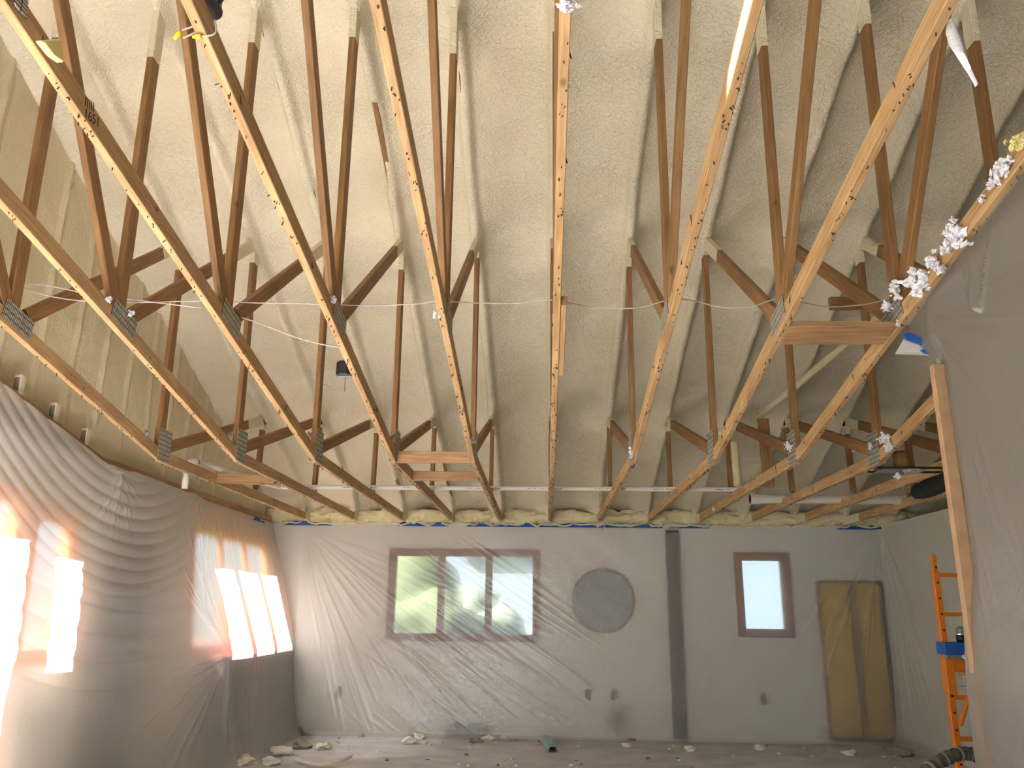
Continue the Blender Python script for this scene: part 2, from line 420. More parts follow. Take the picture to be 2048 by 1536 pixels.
def panel(name, axis, c0, c1, a_rng, z_rng, holes, mat, label=None):
    """wall slab at axis=const (thickness c0..c1) with rectangular openings (a0,a1,z0,z1)"""
    A = sorted(set([a_rng[0], a_rng[1]] + [h[0] for h in holes] + [h[1] for h in holes]))
    Z = sorted(set([z_rng[0], z_rng[1]] + [h[2] for h in holes] + [h[3] for h in holes]))
    b = MB()
    for i in range(len(A) - 1):
        for j in range(len(Z) - 1):
            ca, cz = (A[i] + A[i + 1]) / 2, (Z[j] + Z[j + 1]) / 2
            if any(h[0] < ca < h[1] and h[2] < cz < h[3] for h in holes): continue
            if axis == 'x': b.box(c0, c1, A[i], A[i + 1], Z[j], Z[j + 1])
            else: b.box(A[i], A[i + 1], c0, c1, Z[j], Z[j + 1])
    return tag(b.build(name, mat), kind='structure')


# floor with its crumpled cover
nu, nv = 170, 190
gx = np.linspace(XL, XRO, nu); gy = np.linspace(YREAR, YW, nv); GX, GY = np.meshgrid(gx, gy, indexing='ij')
hz = .006 * vnoise(GX * 3.1 + 9, GY * 5.2 + 40, 3) + .004 * vnoise(GX * 7 + 3, GY * 12 + 60, 4) + .006
tag(link('floor', mesh_np('floor', np.stack([GX, GY, hz], -1).reshape(-1, 3), grid_faces(nu, nv)), M['floor'], smooth=True), kind='structure')

W1 = (-1.86, -.12, 1.15, 2.11)      # back window, glazed opening
W2 = (2.42, 2.93, 1.25, 2.09)
panel('wall_back', 'y', YW, YW + .14, (XL - .2, XRO), (0, ZP), [W1, W2], M['wall'])
WL_FAR = (7.90, 9.98, 1.06, 2.15)
WL_SIDE = (5.44, 5.86, 1.12, 2.0)
WL_DOOR = (3.55, 5.24, .06, 2.08)
WL_BIG = (-2.0, 3.25, .15, 2.35)
panel('wall_left', 'x', XL - .16, XL, (YREAR, YW), (0, ZP), [WL_FAR, WL_SIDE, WL_DOOR, WL_BIG], M['drywall'])
panel('wall_right', 'x', XR, XR + .1, (3.0, YW), (0, ZP), [], M['drywall'])
panel('wall_far_right', 'x', XRO, XRO + .1, (YREAR, YW), (0, 7.2), [], M['drywall'])
panel('wall_rear', 'y', YREAR - .14, YREAR, (XL - .2, XRO + .1), (0, 4.6), [(-3.3, -.3, .1, 3.0)], M['drywall'])
panel('ground', 'x', -40, 40, (-30, 60), (-.5, -.3), [], M['grass'])

# partition on the right, its top follows the truss chord
PX, PE = 1.945, 3.93
b = MB(); b.prism([(PX, -2.5, 0), (PX, PE, 0), (PX, PE, zc(PE) - .01), (PX, -2.5, zc(-.5) - .01)], (.10, 0, 0))
tag(b.build('wall_partition', M['partition']), kind='structure')

# ---- ceiling: sprayed foam between and over the roof chords
XE = [(-3, 4.25, 5.55), (-2, 4.75, 5.5), (-2, 9.2, 10.2), (-4, 9.3, 9.9), (2, 6.2, 6.6), (-3, 9.6, 10.1)]   # bare stretches of chord
TP = [(8.36, 3.37), (6.0, 4.30), (4.12, 4.95)]
nx, ny = 600, 300
xs = np.linspace(XL - .12, XRO, nx); ys = np.linspace(YRIDGE, YW + .1, ny); GX, GY = np.meshgrid(xs, ys, indexing='ij')
kk = np.round((GX - X(0)) / S); dx = GX - (X(0) + kk * S)
ZR = 3.39 + .373 * (8.358 - GY)
wob = .012 * vnoise(GY * 1.3 + kk * 17, kk * 3.7, 11)
ridge = .078 * np.exp(-((dx - wob) / .044) ** 4) + .030 * np.exp(-(dx / .11) ** 2)
ridge *= 1 + .16 * vnoise(GY * 2.2 + kk * 31, kk * 5.1, 5)
for k, y0, y1 in XE:
    ridge -= .034 * (kk == k) * ((GY > y0) & (GY < y1)) * np.exp(-(dx / .05) ** 4)
for ty, tz in TP:
    ridge += .05 * np.exp(-((GY - ty) / .10) ** 2 - (dx / .06) ** 2) + .03 * np.exp(-((GY - ty - .25 - np.abs(dx) * .7) / .09) ** 2) * np.exp(-(dx / .22) ** 2)
field = .105 + .020 * np.cos(dx / S * 2 * np.pi) * -1 + .016 * vnoise(GX * 2.1, GY * 2.6, 1) + .008 * vnoise(GX * 6, GY * 6, 2) + .0035 * vnoise(GX * 19, GY * 17, 8)
Zf = ZR + field - ridge
heel = np.clip((GY - 9.85) / .5, 0, 1)
Zf = Zf - .10 * heel ** 2 * (1 + .5 * vnoise(GX * 8, GY * 3, 9))
fc = grid_faces(nx, ny)[:, ::-1]; SLOT = (-2.95, -2.80, .25, 1.0)      # unseen slot added in the roof to let a streak of sun in
cx_, cy_ = GX.ravel()[fc].mean(1), GY.ravel()[fc].mean(1)
fc = fc[~((cx_ > SLOT[0]) & (cx_ < SLOT[1]) & (cy_ > SLOT[2]) & (cy_ < SLOT[3]))]
ceil = tag(link('ceiling', mesh_np('ceiling', np.stack([GX, GY, Zf], -1).reshape(-1, 3), fc), M['foam'], smooth=True), kind='structure')
b = MB(); zt = zr(YRIDGE) + .1
b.prism([(XL - .2, YRIDGE, zt), (XL - .2, YREAR - .2, zt - .373 * (YRIDGE - YREAR + .2)), (XL - .2, YREAR - .2, zt - .373 * (YRIDGE - YREAR + .2) + .1), (XL - .2, YRIDGE, zt + .1)], (XRO - XL + .3, 0, 0))
tag(b.build('ceiling_rear', M['foam']), kind='structure')
b = MB()   # roof deck above the foam keeps daylight out
for xa, xb, ya, yb in ((XL - .3, SLOT[0] - .26, YRIDGE, YW + .3), (SLOT[1], XRO + .1, YRIDGE, YW + .3), (SLOT[0] - .26, SLOT[1], YRIDGE, SLOT[2] - .12), (SLOT[0] - .26, SLOT[1], SLOT[3], YW + .3)):
    b.prism([(xa, yb, zr(yb) + .20), (xa, ya, zr(ya) + .20), (xa, ya, zr(ya) + .25), (xa, yb, zr(yb) + .25)], (xb - xa, 0, 0))
b.box(XL - .2, XRO, YW + .06, YW + .14, ZP, 3.1)
tag(b.build('roof_deck', M['web']), kind='structure')

# ---- gable wall above the left wall: foam over studs
VY, VT = 420, 70
yy = np.linspace(YRIDGE, YW + .05, VY); tt = np.linspace(0, 1, VT); GY, GT = np.meshgrid(yy, tt, indexing='ij')
zl = ZP + .02 + SL * np.clip(YK - GY, 0, None); zh = 3.39 + .373 * (8.358 - GY) + .16
GZ = zl + (zh - zl) * GT
sp = .4064; ds = GY - np.round(GY / sp) * sp
gxx = XL - .035 + .015 * np.exp(-((ds - .012 * vnoise(GZ * 1.1, np.round(GY / sp), 21)) / .028) ** 6) - .014 * np.exp(-((ds - .045) / .012) ** 2) * (vnoise(GZ * .9 + 5, np.round(GY / sp) * 3.3, 22) > -.2) \
    + .014 * vnoise(GY * 2.3, GZ * 2.0, 23) + .005 * vnoise(GY * 9, GZ * 9, 24)
gable = tag(link('wall_gable', mesh_np('wall_gable', np.stack([gxx, GY, GZ], -1).reshape(-1, 3), grid_faces(VY, VT)[:, ::-1]), M['foamwall'], smooth=True), kind='structure')
# sheathing of the gable
b = MB(); b.prism([(XL - .13, YREAR, ZP), (XL - .13, YW + .1, ZP), (XL - .13, YW + .1, zr(YW) + .3), (XL - .13, YRIDGE, zr(YRIDGE) + .3), (XL - .13, YREAR, 4.6)], (-.03, 0, 0))
tag(b.build('wall_gable_sheathing', M['web']), kind='structure')

# ------------------------------------------------------------------ windows
def zboard(name, p0, p1, w, t, mat, parent=None, wdir=(0, 0, 1), bevel=.003):
    """board whose length runs from p0 to p1 (local Z), width w along wdir, thickness t"""
    p0, p1 = Vector(p0), Vector(p1); z = (p1 - p0); ln = z.length; z.normalize()
    y = Vector(wdir); y = (y - z * y.dot(z)).normalized(); x = y.cross(z)
    me = MB().box(-t / 2, t / 2, -w / 2, w / 2, 0, ln).mesh(name, bevel)
    o = link(name, me, mat, parent)
    mw = Matrix.Identity(4)
    for i in range(3): mw[i][0], mw[i][1], mw[i][2], mw[i][3] = x[i], y[i], z[i], p0[i]
    if parent is not None: mw = Matrix.Translation(-Vector(parent.location)) @ mw
    o.matrix_local = mw
    return o


def window(name, axis, c, a0, a1, z0, z1, fw, mat, mullions=(), depth=.14, casing=True, dirn=1):
    """wood-cased window in an opening; dirn = side of c that looks into the room"""
    e = empty(name, (0, 0, 0)); tag(e, kind='structure')
    P = (lambda a, z, o: (c + o, a, z)) if axis == 'x' else (lambda a, z, o: (a, c + o, z))
    nrm = (1, 0, 0) if axis == 'x' else (0, 1, 0); ad = (0, 1, 0) if axis == 'x' else (1, 0, 0)
    s = -dirn
    mid = s * -.012
    for nm, p, q, wd in [('frame_rail', P(a0 - fw, z0 - fw / 2, mid), P(a1 + fw, z0 - fw / 2, mid), (0, 0, 1)), ('frame_rail', P(a0 - fw, z1 + fw / 2, mid), P(a1 + fw, z1 + fw / 2, mid), (0, 0, 1)),
                         ('frame_stile', P(a0 - fw / 2, z0, mid), P(a0 - fw / 2, z1, mid), ad), ('frame_stile', P(a1 + fw / 2, z0, mid), P(a1 + fw / 2, z1, mid), ad)]:
        zboard(nm, p, q, fw, .024, mat, e, wd)
    for nm, p, q in [('jamb', P(a0 + .008, z0, s * depth / 2), P(a0 + .008, z1, s * depth / 2)), ('jamb', P(a1 - .008, z0, s * depth / 2), P(a1 - .008, z1, s * depth / 2)),
                     ('jamb', P(a0, z0 + .008, s * depth / 2), P(a1, z0 + .008, s * depth / 2)), ('jamb', P(a0, z1 - .008, s * depth / 2), P(a1, z1 - .008, s * depth / 2))]:
        zboard(nm, p, q, depth, .016, mat, e, nrm, 0)
    for a in mullions: zboard('mullion', P(a, z0, s * .05), P(a, z1, s * .05), .085, .07, mat, e, ad)
    cuts = [a0] + list(mullions) + [a1]
    for i in range(len(cuts) - 1):
        p = [P(cuts[i], z0, s * .08), P(cuts[i + 1], z0, s * .08), P(cuts[i + 1], z1, s * .08), P(cuts[i], z1, s * .08)]
        MB().prism(p, [n * .004 for n in nrm]).build('pane', M['glass'], e)
    return e


window('window_1', 'y', YW, *W1, .07, M['trim'], mullions=(-1.27, -.68), dirn=-1)
window('window_2', 'y', YW, *W2, .08, M['trim'], dirn=-1)
window('window_3', 'x', XL, *WL_FAR, .08, M['orangewood'], mullions=(8.6, 9.3), dirn=1)
window('window_4', 'x', XL, *WL_SIDE, .09, M['orangewood'], dirn=1)
window('door_1', 'x', XL, *WL_DOOR, .09, M['orangewood'], mullions=(4.45,), dirn=1)
window('window_5', 'x', XL, *WL_BIG, .08, M['orangewood'], mullions=(-.25, 1.5), dirn=1)
window('window_6', 'y', YREAR, -3.3, -.3, .1, 3.0, .08, M['trim'], mullions=(-1.8,), dirn=1)

# ------------------------------------------------------------------ roof trusses
CH = .089
BOARDS = {}


def truss_board(kind, y0, z0, y1, z1, wdt, t):
    """cached board mesh in its own frame + local matrix in the truss plane"""
    key = (kind, round(y0, 3), round(z0, 3), round(y1, 3), round(z1, 3))
    if key not in BOARDS:
        d = Vector((0, y1 - y0, z1 - z0)); ln = d.length; z = d.normalized(); x = Vector((1, 0, 0)); y = z.cross(x)
        me = MB().box(-t / 2, t / 2, -wdt / 2, wdt / 2, 0, ln).mesh(kind, .003)
        mw = Matrix.Identity(4)
        for i in range(3): mw[i][0], mw[i][1], mw[i][2] = x[i], y[i], z[i]
        mw[1][3], mw[2][3] = y0, z0
        BOARDS[key] = (me, mw)
    return BOARDS[key]


def put(kind, key, mat, root):
    me, mw = key; o = link(kind, me, mat, root); o.matrix_local = mw; return o


ang = math.atan(SL); cz_ = CH / 2 / math.cos(ang)
Zs = lambda Y: zc(Y) + cz_
WEBS = [((6.10, 2.62), (6.05, 4.34)), ((6.22, 2.64), (8.36, 3.37)), ((8.31, 2.62), (8.34, 3.40)),
        ((4.30, 3.02), (6.02, 4.30)), ((4.17, 3.00), (4.13, 5.00)), ((4.12, 3.02), (2.32, 5.62))]
PLATES = [(6.15, 2.640, .25, .20, 0.0), (4.21, 2.975, .115, .27, -ang), (8.31, 2.60, .05, .09, 0)]
STUB = []
for v in range(4):
    r = random.Random(40 + v); b = MB()
    for i in range(95):
        Y = r.uniform(1.9, 10.1) if r.random() < .7 else r.choice([2.6, 3.3, 4.6, 5.2, 6.3, 7.1]) + r.gauss(0, .09)
        xo = r.uniform(-.015, .015); ln = r.uniform(.004, .013); z = zc(Y)
        a = Vector((xo, Y, z + .004)); e_ = a + Vector((r.gauss(0, .006), r.gauss(0, .006), -ln - .004))
        b.tube([a, e_], r.uniform(.0016, .0032), 4)
    for i in range(14):
        Y = r.uniform(2.3, 9.6); side = r.choice([-1, 1]); b.tube([(side * .016, Y, zc(Y) + r.uniform(.01, .08)), (side * (.022 + r.random() * .004), Y, zc(Y) + r.uniform(.01, .08))], .003, 4)
    STUB.append(b.mesh('nail_stubs'))
PLATE_ME = {}
for i, (py, pz, ph, pl, pa) in enumerate(PLATES):
    b = MB(); b.box(-.0012, .0012, -ph / 2, ph / 2, -pl / 2, pl / 2); PLATE_ME[i] = b.mesh('nail_plate')
ORD = {-6: 'built into the left gable wall', -5: 'first free truss beside the left gable wall', -4: 'second free truss from the left gable wall', -3: 'third from the left gable, with the black ink stamp',
       -2: 'fourth from the left gable, beside the hanging junction box', -1: 'right of the pair joined by two short blocks', 0: 'seen edge-on at the middle, with a short sister stick',
       1: 'first right of the middle one, with a sunlit streak', 2: 'second right of the middle one, holding a flat block', 3: 'with the plastic partition hung along it',
       4: 'next to the round light can on the right', 5: 'second from the right wall, partly behind the tan post', 6: 'nearest the right wall'}
for k in range(-6, 7):
    root = empty('roof_truss', (X(k), 0, 0))
    tag(root, ('wooden roof truss ' + ORD[k]), 'roof truss', 'parallel wooden roof trusses')
    put('bottom_chord', truss_board('bottom_chord', YK - .02, ZP + CH / 2, YW + .02, ZP + CH / 2, CH, .0376), M['chord'], root)
    put('bottom_chord', truss_board('bottom_chord', YK + .012, Zs(YK + .012), -.3, Zs(-.3), CH, .038), M['chord'], root)
    put('top_chord', truss_board('top_chord', YW + .02, zr(YW + .02) + .012 + CH / 2 / math.cos(math.atan(.373)), -.3, zr(-.3) + .012 + CH / 2 / math.cos(math.atan(.373)), CH, .038), M['web'], root)
    if k > -6:
        for (a, c) in WEBS: put('web', truss_board('web', *a, *c, CH, .0372), M['web'], root)
        for i, (py, pz, ph, pl, pa) in enumerate(PLATES):
            for s in (-1, 1):
                o = link('nail_plate', PLATE_ME[i], M['plate'], root); o.location = (s * .0205, py, pz)
                o.rotation_euler = (math.radians(90) + pa if i < 2 else 0, 0, 0)
        for j_, ((a, c), ln_) in enumerate(zip(WEBS, (.22, .42, .15, .46, .32, .2))):   # overspray on the upper web ends
            L_ = math.hypot(c[0] - a[0], c[1] - a[1]); t_ = 1 - ln_ * (1 + .25 * math.sin(k * 2.3 + j_)) / L_; q_ = (a[0] + (c[0] - a[0]) * t_, a[1] + (c[1] - a[1]) * t_)
            put('foam_sleeve', truss_board('foam_sleeve', *q_, c[0] + (c[0] - a[0]) * .01, c[1] + (c[1] - a[1]) * .01, CH + .006, .043), M['foam'], root)
        hl = .10 + .06 * max(0, k - 1); put('foam_sleeve', truss_board('foam_sleeve', YW - .14 - hl, ZP + CH / 2, YW - .01, ZP + CH / 2, CH + .006, .043), M['foam'], root)
        tag(link('nail_stubs', STUB[k % 4], M['stub'], root), kind='stuff')
    if k == -3:     # ink stamp on the face of the chord
        cu = bpy.data.curves.new('grade_stamp', 'FONT'); cu.body = 'IIIII\n1651'; cu.size = .055; cu.extrude = .0003; cu.space_line = .8
        t = bpy.data.objects.new('tmp', cu); COL.objects.link(t); bpy.context.view_layer.update()
        me = bpy.data.meshes.new_from_object(t.evaluated_get(bpy.context.evaluated_depsgraph_get())); bpy.data.objects.remove(t)
        o = link('grade_stamp', me, M['ink'], root); me.materials.clear(); me.materials.append(M['ink'])
        o.matrix_local = Matrix.Translation((.0195, 2.62, zc(2.62) + .045)) @ Matrix.Rotation(ang, 4, 'X') @ Matrix(((0, 0, 1, 0), (0, 1, 0, 0), (-1, 0, 0, 0), (0, 0, 0, 1))) @ Matrix.Rotation(math.radians(90), 4, 'Z')
        o['label'] = 'black ink grade stamp'
    if k == 0:
        o = zboard('sister_stick', (.068 + .036, 3.95, zc(3.95) + .035), (.068 + .036, 4.72, zc(4.72) + .035), .06, .030, M['chord'], root)
        o['label'] = 'short round-ended stick nailed beside the chord'

# blocking between trusses
def block(label, p0, p1, wdt, t, wdir, mat='block', name='wood_block', grp=None):
    o = zboard(name, p0, p1, wdt, t, M[mat], None, wdir); tag(o, label, 'wood block', grp); return o


sl_dir = Vector((0, 1, -SL)).normalized(); h = .02
block('flat wide board bridging two trusses beside the plastic partition', (X(2) + .02, 4.25, zc(4.25) + h), (X(3) - .02, 4.25, zc(4.25) + h), .19, .038, sl_dir)
block('upper of two short blocks between the middle-left trusses', (X(-2) + .02, 6.16, ZP + .05), (X(-1) - .02, 6.16, ZP + .05), .089, .038, (0, 0, 1))
block('lower rear block of two between the middle-left trusses', (X(-2) + .02, 6.95, ZP + .035), (X(-1) - .02, 6.95, ZP + .035), .080, .038, (0, 0, 1))
block('reddish block between the two leftmost trusses under the pipe', (X(-5) + .02, 7.24, ZP + .05), (X(-4) - .02, 7.12, ZP + .02), .089, .038, (0, 0, 1))
block('reddish vertical board standing behind the right trusses', (1.975, 7.2, 2.50), (1.965, 7.2, 3.12), .10, .03, (1, 0, 0), 'web')
block('short dark block behind the plate of the partition truss', (X(3) + .02, 5.2, 3.44), (X(3) + .30, 5.2, 3.44), .085, .038, (0, 0, 1), 'web')

# ------------------------------------------------------------------ plastic sheeting
def crease_field(U, V, creases):
    H = np.zeros_like(U)
    for (u0, v0, u1, v1, amp, sig) in creases:
        du, dv = u1 - u0, v1 - v0; ln = math.hypot(du, dv); t = ((U - u0) * du + (V - v0) * dv) / ln ** 2
        d = ((U - u0) * -dv + (V - v0) * du) / ln
        tcl = np.clip(t, 0, 1); env = np.sin(np.pi * np.clip(tcl * .94 + .03, 0, 1)) ** .6 * ((t > 0) & (t < 1))
        msk = np.abs(d) < 4 * sig
        H += np.where(msk, amp * env * np.exp(-(d / sig) ** 2), 0)
    return H


def sheet(name, P, mat, label):
    nu, nv = P.shape[:2]
    o = link(name, mesh_np(name, P.reshape(-1, 3), grid_faces(nu, nv)), mat, smooth=True)
    return tag(o, label, 'plastic sheet')


R_ = random.Random(3)
# back wall sheet (u = X, v = Z)
nu, nv = 640, 215
uu = np.linspace(-3.02, 4.12, nu); vv = np.linspace(.012, 2.475, nv); U, V = np.meshgrid(uu, vv, indexing='ij')
cr = []
for i in range(46):   # fan from the upper left corner
    a = math.radians(R_.uniform(-80, -22)); r0 = R_.uniform(.2, .9); r1 = r0 + R_.uniform(.6, 2.6)
    cr.append((-3.05 + r0 * math.cos(a), 2.47 + r0 * math.sin(a), -3.05 + r1 * math.cos(a + .05), 2.47 + r1 * math.sin(a + .05), R_.uniform(.004, .012), R_.uniform(.008, .02)))
for i in range(80):   # diagonal pulls across the middle
    u0 = R_.uniform(-2.3, -.1); v0 = R_.uniform(.8, 2.45) - .75 * max(0, u0 + .9); a = math.radians(R_.gauss(-33, 3.5)); ln = R_.uniform(.4, 1.7)
    cr.append((u0, v0, u0 + ln * math.cos(a), v0 + ln * math.sin(a), R_.uniform(.003, .010), R_.uniform(.006, .014)))
for i in range(22):   # fan from the upper right corner
    a = math.radians(R_.uniform(-98, -140) if i % 2 else R_.uniform(-90, -105)); r0 = R_.uniform(.05, .4); r1 = r0 + R_.uniform(.5, 1.9)
    cr.append((4.1 + r0 * math.cos(a), 2.45 + r0 * math.sin(a), 4.1 + r1 * math.cos(a), 2.45 + r1 * math.sin(a), R_.uniform(.004, .011), R_.uniform(.008, .02)))
for i in range(14):
    u0 = R_.uniform(-2.6, 3.6); v0 = R_.uniform(.05, .3); a = math.radians(R_.gauss(-20, 10)); cr.append((u0, v0 + .15, u0 + .5 * math.cos(a), v0 + .5 * math.sin(a), .006, .012))
base = .05 + .075 * np.clip((2.45 - V) / 2.3, 0, 1) + .012 * vnoise(U * 1.1, V * 1.3, 31) + .05 * np.clip((.06 - V) / .06, 0, 1) ** 2
H = base + .8 * crease_field(U, V, cr) + .004 * vnoise(U * 3 + V * 4.2, V * 1.2 - U, 32)
sheet('plastic_sheet', np.stack([U, YW - H, V], -1), M['filmback'], 'clear plastic sheet taped over the whole back wall')

# left wall sheet (u = Y, v = Z), hung from the gable chord, tented over the dark cabinet
nu, nv = 620, 300
CAB = (8.12, 10.26, -3.03, 1.0)
uu = np.linspace(4.75, 10.335, nu); tt = np.linspace(0, 1, nv); U, T = np.meshgrid(uu, tt, indexing='ij')
ztop = ZP - .015 + SL * np.clip(YK - U, 0, None) + .012 * vnoise(U * 5, U * 0, 41)
V = .01 + (ztop - .01) * T
tent = np.where(V > CAB[3], .03 + .44 * np.clip((2.5 - V) / 1.5, 0, 1), .47 + .13 * (1 - V / CAB[3]) ** 1.5)
fall = np.clip(1 - (CAB[0] - U) / 1.5, 0, 1); fall = np.where(U > CAB[0], 1, fall ** 1.6)
wallside = .06 + .10 * np.clip((2.4 - V) / 2.4, 0, 1)
H = wallside + (tent - wallside) * fall
# swags between the top pinch points
def swag(U, V, ya, yb, za, zb, sag, n, amp, lo, hi):
    t = (U - ya) / (yb - ya); line = za + (zb - za) * t - sag * 4 * t * (1 - t) * 1.0
    ph = (V - line); env = np.clip(np.sin(np.pi * np.clip(t, 0, 1)), 0, 1) ** .7 * np.exp(-((ph - (lo + hi) / 2) / ((hi - lo) / 2)) ** 4)
    w_ = ph * n + .35 * vnoise(U * .8, ph * 1.5, 47)
    return amp * env * (np.abs(np.sin(w_ * np.pi)) ** .7) * (1 + .4 * vnoise(U * 2, V * 2, 48)), env
for args in [(4.2, 8.3, 3.0, 2.55, .95, 9.5, .020, -.35, .75), (4.6, 8.3, 2.0, 1.9, .55, 5.0, .016, -.7, .2)]:
    s_, env = swag(U, V, *args); H += s_ + .05 * env
cr = []
for i in range(40):   # radial pulls from the cabinet corner
    a = math.radians(R_.choice([R_.uniform(188, 268), R_.uniform(200, 235), R_.uniform(30, 150), R_.uniform(262, 300)])); r0 = R_.uniform(.03, .25); r1 = r0 + R_.uniform(.3, 1.2)
    cr.append((8.12 + r0 * math.cos(a), 1.0 + r0 * math.sin(a), 8.12 + r1 * math.cos(a), 1.0 + r1 * math.sin(a), R_.uniform(.006, .018), R_.uniform(.008, .02)))
for i in range(30):   # vertical pulls under the far tape line
    u0 = R_.uniform(7.6, 10.2); cr.append((u0, 2.45, u0 + R_.gauss(0, .15), R_.uniform(1.2, 2.1), R_.uniform(.003, .009), R_.uniform(.008, .016)))
for i in range(26):   # bunch at the gable kink
    a = math.radians(R_.uniform(215, 325)); cr.append((6.25, 2.46, 6.25 + R_.uniform(.3, .8) * math.cos(a), 2.46 + R_.uniform(.2, .6) * math.sin(a), R_.uniform(.004, .012), R_.uniform(.01, .025)))
for i in range(26):
    u0 = R_.uniform(8.2, 10.2); cr.append((u0, .98, u0 + R_.gauss(-.1, .12), R_.uniform(.1, .6), R_.uniform(.002, .006), R_.uniform(.01, .02)))
H += crease_field(U, V, cr) + .012 * vnoise(U * 1.4, V * 1.6, 43) + .05 * np.clip((.25 - V) / .25, 0, 1) ** 2
left = sheet('plastic_sheet', np.stack([XL + H, U, V], -1), M['filmleft'], 'draped plastic sheet swagged along the left wall and over a dark cabinet')

# right wall sheet (u = Y, v = Z), from the corner to a loose edge
nu, nv = 200, 200
T1, T2 = np.meshgrid(np.linspace(0, 1, nu), np.linspace(0, 1, nv), indexing='ij')
V = .01 + 2.47 * T2; U = 10.22 - T1 * (1.55 + .45 * np.clip((2.45 - V) / 1.2, 0, 1) - 1.0 * np.clip((1.2 - V) / 1.2, 0, 1) + .05 * vnoise(V * 6, V * 0, 55))
cr = []
for i in range(34):
    a = math.radians(R_.uniform(-128, -92)); r0 = R_.uniform(.05, .4); r1 = r0 + R_.uniform(.6, 2.2)
    cr.append((10.25 + r0 * math.cos(a), 2.47 + r0 * math.sin(a), 10.25 + r1 * math.cos(a), 2.47 + r1 * math.sin(a), R_.uniform(.006, .022), R_.uniform(.01, .03)))
H = .05 + .10 * np.clip((2.4 - V) / 2.4, 0, 1) + crease_field(U, V, cr) + .012 * vnoise(U * 2, V * 2, 56) + .1 * np.clip((.15 - V) / .15, 0, 1) ** 2
sheet('plastic_sheet', np.stack([XR - H, U, V], -1)[::-1], M['film'], 'plastic sheet hanging on the right wall behind the orange scaffold')

# partition sheet (u = Y, v = Z) wrapping round the free end of the partition
nu, nv = 260, 300
T1, T2 = np.meshgrid(np.linspace(0, 1, nu), np.linspace(0, 1, nv), indexing='ij')
V0 = .02 + 2.95 * T2
U = .6 + T1 * (PE + .0 - .6 + .22 * np.clip((V0 - 2.55) / .4, 0, 1) ** 1.3)
top = 2.515 + SL * (YK - U) + .055
V = .02 + (top - .02) * T2
cr = []
for i in range(60):
    u0 = R_.uniform(1.5, 3.9); v0 = R_.uniform(.8, 2.4); a = math.radians(R_.gauss(-72, 8)); ln = R_.uniform(.3, 1.0)
    cr.append((u0, v0, u0 - ln * math.cos(a), v0 + ln * math.sin(a), R_.uniform(.002, .008), R_.uniform(.006, .014)))
for i in range(22):
    a = math.radians(R_.uniform(185, 262)); r0 = R_.uniform(.02, .15); ln = R_.uniform(.25, .9)
    cr.append((3.93 + r0 * math.cos(a), 2.86 + r0 * math.sin(a), 3.93 + ln * math.cos(a), 2.86 + ln * math.sin(a), R_.uniform(.003, .008), R_.uniform(.005, .010)))
for i in range(16):
    a = math.radians(R_.uniform(60, 120)); ln = R_.uniform(.15, .4)
    cr.append((3.42, 2.70, 3.42 + ln * math.cos(a), 2.70 + ln * math.sin(a), R_.uniform(.005, .012), R_.uniform(.006, .012)))
H = .035 + .012 * np.clip((2.8 - V) / 2.6, 0, 1) + .012 * vnoise(U * 1.6, V * 1.1, 61) + crease_field(U, V, cr)
H += np.where(V > top - .06, .012, 0) + .018 * np.clip((1.45 - V) / .3, 0, 1) * np.clip((U - 3.2) / .4, 0, 1) - .05 * np.clip((V - 1.45) / .2, 0, 1) * np.clip((U - 3.75) / .15, 0, 1) * np.clip((2.75 - V) / .15, 0, 1)
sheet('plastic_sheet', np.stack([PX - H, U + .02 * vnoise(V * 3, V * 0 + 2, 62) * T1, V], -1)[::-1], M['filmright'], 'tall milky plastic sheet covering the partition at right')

# tan post on the end of the partition
e = zboard('corner_post', (PX - .03, PE - .06, .0), (PX - .03, PE - .06, 2.60), .06, .04, M['paper'], None, (1, 0, 0)); tag(e, 'tan papered corner post at the free edge of the plastic partition', 'post')


# foam bead where the roof meets the back wall (lumpy strip behind the truss heels)
nu, nv = 520, 16
uu = np.linspace(XL - .05, XR + .6, nu); aa = np.linspace(-.2, math.pi * .75, nv); U, A = np.meshgrid(uu, aa, indexing='ij')
rad = .085 * (1 + .35 * vnoise(U * 5.5, A * 1.5, 71) + .22 * vnoise(U * 14, A * 3, 72) + .12 * vnoise(U * 34, A * 7, 73))
o = link('foam_bead', mesh_np('foam_bead', np.stack([U, YW + .03 - rad * np.sin(A) * 1.25 - .02, ZP + .085 - rad * np.cos(A) * 1.15], -1).reshape(-1, 3), grid_faces(nu, nv)), M['foambead'], ceil, smooth=True)
r = random.Random(12); b = MB()          # ragged dried foam lips along the tape line
for i in range(26):
    x0 = -3.3 + i * .285 + r.uniform(-.06, .06); ln = r.uniform(.14, .3)
    pts = [(x0 + ln * t, YW - .085 - .02 * math.sin(t * 3.1), ZP - .012 - .035 * math.sin(math.pi * t) * r.uniform(.3, 1.2)) for t in (0, .25, .5, .75, 1)]
    b.tube(spline(pts, 4), .010, 6)
b.build('foam_lip', M['foambead'], ceil, smooth=True)
b = MB(); y = 3.9                        # ledge of the gable bottom chord with cut stud ends and foam crumbs
gl = empty('gable_ledge', (XL, 0, 0)); tag(gl, 'foam crusted ledge with cut stud ends along the left gable', 'ledge')
for i, y in enumerate((4.62, 5.03, 5.45, 5.88)):
    z = zc(float(y)) + .03
    zboard('stud_end', (XL + .03, y, z), (XL + .03, y, z + .13), .05, .05, M['foamwall'], gl, (0, 1, 0))
    zboard('cut_face', (XL + .03, y - .026, z + .012), (XL + .03, y - .026, z + .11), .004, .036, M['grey'], gl, (0, 1, 0))
